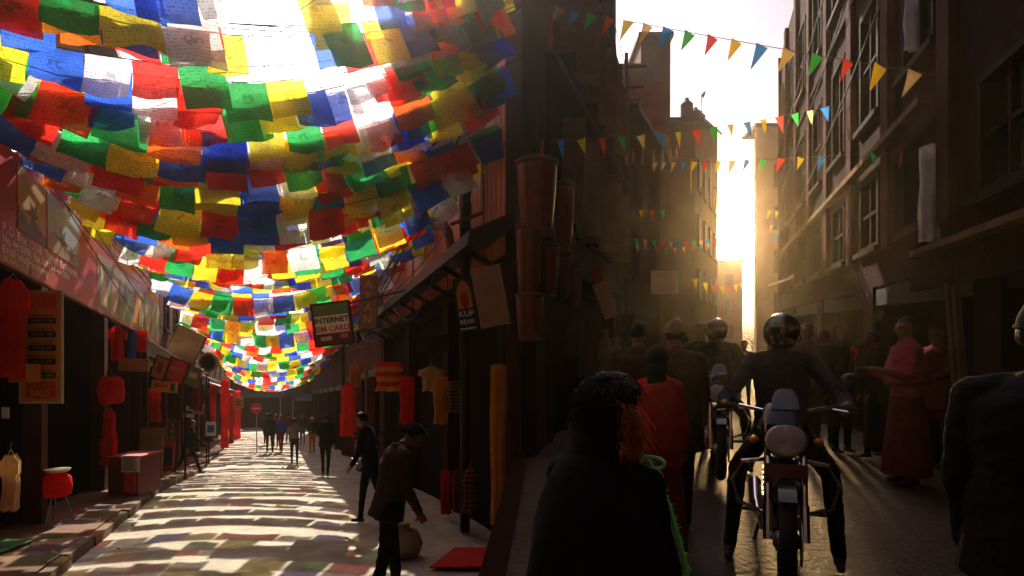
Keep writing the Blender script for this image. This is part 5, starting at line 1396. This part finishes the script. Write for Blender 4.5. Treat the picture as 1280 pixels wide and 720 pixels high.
# trees beyond the lane
mat('leaf', (0.10, 0.085, 0.02), 0.7, 0.5, 2.0, transl=0.5)
mat('bark', (0.05, 0.035, 0.025), 0.9, 0.3)
def tree(label, base, hh, rad, seed):
    r_ = random.Random(seed); b = Vector(base)
    t = thing('tree', label, 'tree', b)
    m = MB(); top = b + Vector((0, 0, hh * .6)); m.tube([b, b + Vector((.1, 0, hh * .3)), top], [.22, .17, .1], 8)
    tips = []
    for i in range(9):
        a = r_.uniform(0, 6.28); q = b + Vector((0, 0, hh * r_.uniform(.3, .6))); e = q + Vector((math.cos(a) * rad * .7, math.sin(a) * rad * .7, hh * r_.uniform(.12, .35)))
        m.tube([q, q.lerp(e, .5) + Vector((0, 0, .2)), e], [.08, .05, .02], 5); tips.append(e)
    m.build('trunk', 'bark', t, True)
    m = MB(); vs, fs = [], []
    cl = tips + [top + Vector((0, 0, hh * .2)), top]
    for i in range(3600):
        c = r_.choice(cl) + Vector((r_.gauss(0, rad * .28), r_.gauss(0, rad * .28), r_.gauss(0, rad * .24)))
        u = Vector((r_.gauss(0, 1), r_.gauss(0, 1), r_.gauss(0, 1))).normalized(); v = u.orthogonal().normalized(); s = r_.uniform(.06, .14)
        k_ = len(vs); vs += [c - u * s, c + v * s * .5, c + u * s, c - v * s * .5]; fs.append((k_, k_ + 1, k_ + 2, k_ + 3))
    m.add(vs, fs); m.build('crown', 'leaf', t)
tree('golden backlit tree at the far top of the dark lane', ((940 - 640) / F * 80, 80, gR(80)), 6.4, 3.6, 1)
tree('backlit tree right of the golden one at the far top of the lane', ((972 - 640) / F * 90, 90, gR(90)), 7.2, 3.6, 2)
# ------------------------------------------------------------------ people in the flag lane
_person = person
def person(label, foot, rz=0.0, **kw):   # 0 = walking away along the lane
    return _person(label, foot, rz=rz + (.40 if foot[0] < 0 else -.36), **kw)
def left_foot(px, py):
    y = 12.0
    for _ in range(80): y = -gL(y) * F / (py - 500)
    return L((px - 340) / F * y, y, gL(y) + .01), y
def lp(label, px, py_foot, **kw):
    f, y = left_foot(px, py_foot); kw.setdefault('voxel', .024 if y > 14 else .016)
    return person(label, f, **kw)
lp('person in a long dark coat striding along the pavement kerb', 236, 593, rz=-PI / 2 - .2, h=1.68, top='black', bottom='black', legs=((24, 8), (-20, 18)), arms=((20, 6, 40), (-15, 6, 25)), lean=6, nod=8, coat=.22)
lp('person in a dark green jacket walking away, left of the blue jacket', 337, 566, rz=.2, h=1.75, top='green', bottom='charcoal', legs=((6, 2), (-8, 6)), hair='peak', hat_mat='cloth_charcoal')
lp('person in a blue jacket and maroon trousers beside the green jacket', 351, 565, rz=PI - .4, h=1.66, top='blue', bottom='maroon', legs=((8, 2), (-10, 6)))
lp('person in a red jacket half hidden between green and blue jackets', 344.5, 559, rz=PI, h=1.62, top='red', bottom='brown')
lp('slim person in a grey shirt and dark trousers standing in mid lane', 368, 580, rz=.1, h=1.66, top='grey', bottom='charcoal', legs=((3, 0), (-4, 2)), arms=((8, 14, 20), (8, 14, 20)))
lp('person in a white cap, dark green top and orange trousers', 390, 567, rz=PI + .3, h=1.58, top='green', bottom='orange', hair='peak', hat_mat='cloth_white', arms=((15, 10, 70), (15, 10, 70)))
lp('tall person in black standing before the parked motorbikes', 407, 595, rz=-.3, h=1.78, top='black', bottom='black', legs=((6, 2), (-7, 6)), arms=((25, 10, 60), (5, 10, 15)), coat=.12)
lp('distant person in a dark coat on the pavement past the road sign', 333, 556, rz=.3, h=1.6, top='charcoal', bottom='black', voxel=.03)
lp('distant person in grey beneath the middle awning', 378, 556, rz=PI, h=1.6, top='charcoal', bottom='denim', voxel=.03)
lp('distant person in maroon near the grey awnings', 360, 553, rz=.2, h=1.6, top='maroon', bottom='charcoal', voxel=.03)
f, y = left_foot(462, 652)
person('person in black standing behind the bent figure, one sole showing', f, rz=PI / 2 - .5, h=1.72, top='black', bottom='black', legs=((10, 4), (-14, 20)), lean=6, nod=15, voxel=.014, arms=((8, 7, 24), (4, 7, 30)))
f = L((486 - 340) / F * 5.3, 5.3, gL(5.3) + .01)
bent, bq = person('bent-headed person in a brown jacket looking down at their hands', f, rz=-1.5, h=1.74, top='brown', bottom='black', lean=12, nod=36, legs=((9, 4), (-8, 9)), arms=((-4, 7, 16), (2, 7, 26)), voxel=.011, coat=.14, bulk=1.08)
m = MB(); m.tube([bq['nb'] + Vector((.068 * math.cos(a), .066 * math.sin(a) + .004, .012 + .012 * math.sin(a))) for a in [2 * PI * i / 18 for i in range(19)]], .017, 7, cap=False)
m.build('scarf', 'cloth_magenta', bent, True, world=False)
# parked bikes by the right-hand shops of the flag lane
f, y = left_foot(438, 600)
motorcycle('black motorbike parked nose-out by the shops, behind the tall person', f + Vector((.25, .6, 0)), .5)
f, y = left_foot(448, 585)
motorcycle('second black motorbike parked behind the nose-out one', f + Vector((.3, 1.8, 0)), .35)

# ------------------------------------------------------------------ people in the dark lane
def rp(px, y, dz=0): return Vector(((px - 640) / F * y, y, gR(y) + .006 + dz))
yR1 = 3.75
p = rp(978, yR1)
motorcycle('black motorcycle ridden head-on down the dark lane', p, -.42, plate=True)
RJ = {'pelvis': (0, -.24, .90), ('knee', -1): (-.27, .10, .62), ('knee', 1): (.27, .10, .62), ('ank', -1): (-.33, .0, .068), ('ank', 1): (.33, .0, .068),
      ('elb', -1): (-.36, -.02, 1.08), ('elb', 1): (.36, -.02, 1.08), ('wr', -1): (-.35, .20, 1.05), ('wr', 1): (.35, .20, 1.05), 'curl': 70}
person('helmeted rider in a dark jacket sitting on the nearer motorcycle', p, rz=PI - .06, h=1.62, top='navy', bottom='black', lean=4, hair='helmet', J=RJ, voxel=.0115, bulk=1.12, shoe='shoe')
yR2 = 6.2; p = rp(897, yR2)
motorcycle('second motorcycle coming down the lane behind the walkers', p, -.31)
person('helmeted rider on the second motorcycle', p, rz=PI + .05, h=1.64, top='black', bottom='black', lean=4, hair='helmet', J=RJ, voxel=.016, bulk=1.1)
# near woman with hair loose and green shawl
fw = rp(752, 1.5)
root, q = person('person with dark loose hair and a green-edged shawl, seen from behind', fw, rz=-.4, h=1.38, top='black', bottom='black', hair='loose', nod=6, voxel=.009, fem=True, arms=((8, 6, 20), (8, 6, 20)), bulk=.95, coat=.0)
k = q['k']
m = MB(); n = 24                        # shawl draped round the shoulders
rings = []
for i in range(9):
    t_ = i / 8
    wx, wy = .095 + .125 * math.sin(min(1, t_ * 1.25) * PI / 2), .09 + .085 * math.sin(min(1, t_ * 1.3) * PI / 2)
    z = q['nb'].z + .02 - .46 * t_ ** 1.35
    rings.append([Vector((wx * math.cos(a) * (1 + .03 * math.sin(5 * a + i)), q['nb'].y + wy * math.sin(a) * (1 + .04 * math.sin(7 * a + 2 * i)), z - .06 * abs(math.cos(a)) * t_)) for a in [2 * PI * j / n for j in range(n)]])
vs = [p for r in rings for p in r]
m.add(vs, [(i * n + j, i * n + (j + 1) % n, (i + 1) * n + (j + 1) % n, (i + 1) * n + j) for i in range(8) for j in range(n)])
sh_o = m.build('shawl', 'cloth_black', root, True, world=False)
m = MB()
def rail(off, tw): return [rings[i][2] + Vector((.012 + off * math.sin(i * .9 + tw), -.03, .012 + off * math.cos(i * .9 + tw))) for i in range(9)]
edge = [rings[i][1] * .5 + rings[i][2] * .5 + Vector((.014, -.01, .01)) for i in range(9)]
fuzz = random.Random(9)
m.tube(edge, .006, 6)
lo = []
for i in range(17):                      # loose loop of the edging at the neck
    a = 2 * PI * i / 16; lo.append(edge[1] + Vector((.035 * math.cos(a) + .02, -.03, .014 * math.sin(a) + .012)))
m.tube(lo, .0045, 5, cap=False)
for i in range(420):
    t_ = fuzz.random() * 7.99; j = int(t_); p0 = edge[j].lerp(edge[j + 1], t_ - j); d = Vector((fuzz.gauss(0, 1), fuzz.gauss(0, 1), fuzz.gauss(0, 1))).normalized()
    m.tube([p0, p0 + d * fuzz.uniform(.008, .018)], [.0012, .0005], 3)
m.build('shawl_edging', 'cloth_lime', root, True, world=False)
# near man at the right edge
person('person in a knitted cap and dark jacket standing at the lane edge, near shoulder lit', rp(1312, 1.75), rz=-.45, h=1.60, top='black', bottom='black', hair='beanie', hat_mat='cloth_charcoal', voxel=.010, bulk=1.25, coat=.16, arms=((5, 8, 12), (5, 8, 12)))
# walkers around the red shawl
person('person in a tan knitted cap and brown coat walking ahead of the second motorcycle', rp(843, 4.35), rz=.1, h=1.57, top='brown', bottom='black', hair='beanie', hat_mat='cloth_khaki', voxel=.014, bulk=1.22, coat=.3)
person('person wrapped in a red shawl and skirt, dark hair, next to the tan cap', rp(822, 3.7), rz=.0, h=1.40, top='red', bottom='maroon', hair='long', skirt=True, fem=True, voxel=.013, shawl=.55)
person('broad person in a brown coat left of the tan knitted cap', rp(797, 4.9), rz=.15, h=1.57, top='brown', bottom='black', voxel=.018, bulk=1.25, coat=.25)
person('person with dark hair between tan cap and second motorcycle', rp(874, 7.5), rz=PI, h=1.62, top='black', bottom='charcoal', voxel=.02)
person('person in a magenta shawl with arms folded by the pilaster house', rp(1133, 5.6), rz=PI * .62, h=1.62, top='magenta', bottom='maroon', hair='bun', skirt=True, fem=True, voxel=.013, arms=((18, 8, 85), (18, 8, 85)), nod=-4, shawl=.42)
person('person in a dull red coat standing behind the magenta shawl', rp(1172, 6.3), rz=PI * .7, h=1.55, top='maroon', bottom='charcoal', voxel=.016, coat=.25, arms=((20, 8, 60), (20, 8, 60)))
person('person with dark hair right behind the nearer rider', rp(1008, 7.0), rz=PI, h=1.60, top='charcoal', bottom='black', voxel=.018)
person('shorter person with dark hair right of the one behind the rider', rp(1030, 7.6), rz=PI, h=1.55, top='brown', bottom='black', voxel=.02, arms=((30, 10, 80), (10, 8, 20)))
person('person raising an arm near a small pink flag', rp(1052, 7.2), rz=PI + .5, h=1.63, top='black', bottom='black', voxel=.018, arms=((120, 15, 30), (5, 8, 15)))
for i, (px, y, lab, tp, hh) in enumerate(((985, 14, 'distant walker in charcoal far up the dark lane, under the bright gap', 'charcoal', 1.6), (930, 13, 'distant walker in brown left of the nearer rider helmet', 'brown', 1.6),
     (915, 17, 'distant walker in black just left of the bright gap foot', 'black', 1.62), (1045, 12, 'distant walker in maroon by the pilaster house shops', 'maroon', 1.58), (1022, 15, 'distant walker in green by the pilaster house shops', 'green', 1.6),
     (962, 20, 'smallest distant walker at the bend of the dark lane', 'charcoal', 1.65), (855, 10, 'distant walker in navy close to the dark low house', 'navy', 1.6), (1078, 9.5, 'distant walker in black behind the pink flag', 'black', 1.62),
     (1092, 6.8, 'dark-clad person left of the magenta shawl', 'black', 1.5))):
    person(lab, rp(px, y), rz=PI * (i % 2) + .2 * i, h=hh, top=tp, bottom='black', voxel=.028, legs=((8, 3), (-8, 6)))
mat('cloth_turf', (0.012, 0.10, 0.03), 0.95, 0.3, 8)
# small pink flag held up in the crowd
t = thing('hand_flag', 'small pink flag on a thin stick above the crowd', 'flag', pix(1060, 480, 7.1))
a, b = pix(1060, 470, 7.1), pix(1064, 432, 7.1)
MB().tube([a - Vector((0, 0, .15)), b], .008, 6).build('stick', 'wood_pale', t)
m = MB(); m.add([b, b + Vector((.11, .02, -.06)), b + Vector((.07, .03, -.17)), b + Vector((-.01, 0, -.2)), b + Vector((.045, .04, -.1))], [(0, 1, 4), (1, 2, 4), (2, 3, 4), (3, 0, 4)])
m.build('cloth', 'thin_crimson', t)
# litter on the pavement
for i in range(26):
    r_ = rf
    px, py = r_.choice(((r_.uniform(60, 190), r_.uniform(600, 690)), (r_.uniform(120, 230), r_.uniform(590, 640))))
    f, y = left_foot(px, py)
    m = MB(); s = r_.uniform(.015, .04); zz = .0
    m.ell((0, 0, s * .5), (s, s * r_.uniform(.5, 1), s * .5), Matrix.Rotation(r_.uniform(0, 3), 3, 'Z'), 7, 5)
    o = m.build('pebble', r_.choice(('kerb', 'dirt', 'concrete'))); o.location = f + Vector((0, 0, .10 if f.x - LT * y < -2.45 else 0))
    tag(o, 'small stone or scrap lying on the dirt pavement', 'litter', 'scraps on the dirt pavement')

f, y = left_foot(14, 696)
m = MB(); z0 = L(0, y, gL(y) + .10).z
m.add([(f.x + dx, y + dy, z0 + dz + L(0, y + dy, 0).z - L(0, y, 0).z) for dz in (.004, .03) for dx, dy in ((-.5, -.35), (.12, -.3), (.02, .3), (-.5, .42))], [(3, 2, 1, 0), (4, 5, 6, 7), (0, 1, 5, 4), (1, 2, 6, 5), (2, 3, 7, 6), (3, 0, 4, 7)])
tag(m.build('mat', 'cloth_turf'), 'dark green mat lying on the dirt pavement', 'mat')

# ------------------------------------------------------------------ air
hz = MB(); hz.wbox(-92, 112, -32, 152, -5.2, 26)
hm = bpy.data.materials.new('haze'); hm.use_nodes = True
for n_ in list(hm.node_tree.nodes): hm.node_tree.nodes.remove(n_)
ho = hm.node_tree.nodes.new('ShaderNodeOutputMaterial'); hv = hm.node_tree.nodes.new('ShaderNodeVolumePrincipled')
hv.inputs['Color'].default_value = (1.0, 0.90, 0.78, 1); hv.inputs['Density'].default_value = 0.0013; hv.inputs['Anisotropy'].default_value = 0.88
hm.node_tree.links.new(hv.outputs[0], ho.inputs['Volume']); MATS['haze'] = hm
hz_o = tag(hz.build('haze', 'haze'), kind='stuff')
bm_ = bmesh.new(); bm_.from_mesh(hz_o.data); bmesh.ops.recalc_face_normals(bm_, faces=bm_.faces); bm_.to_mesh(hz_o.data); bm_.free()
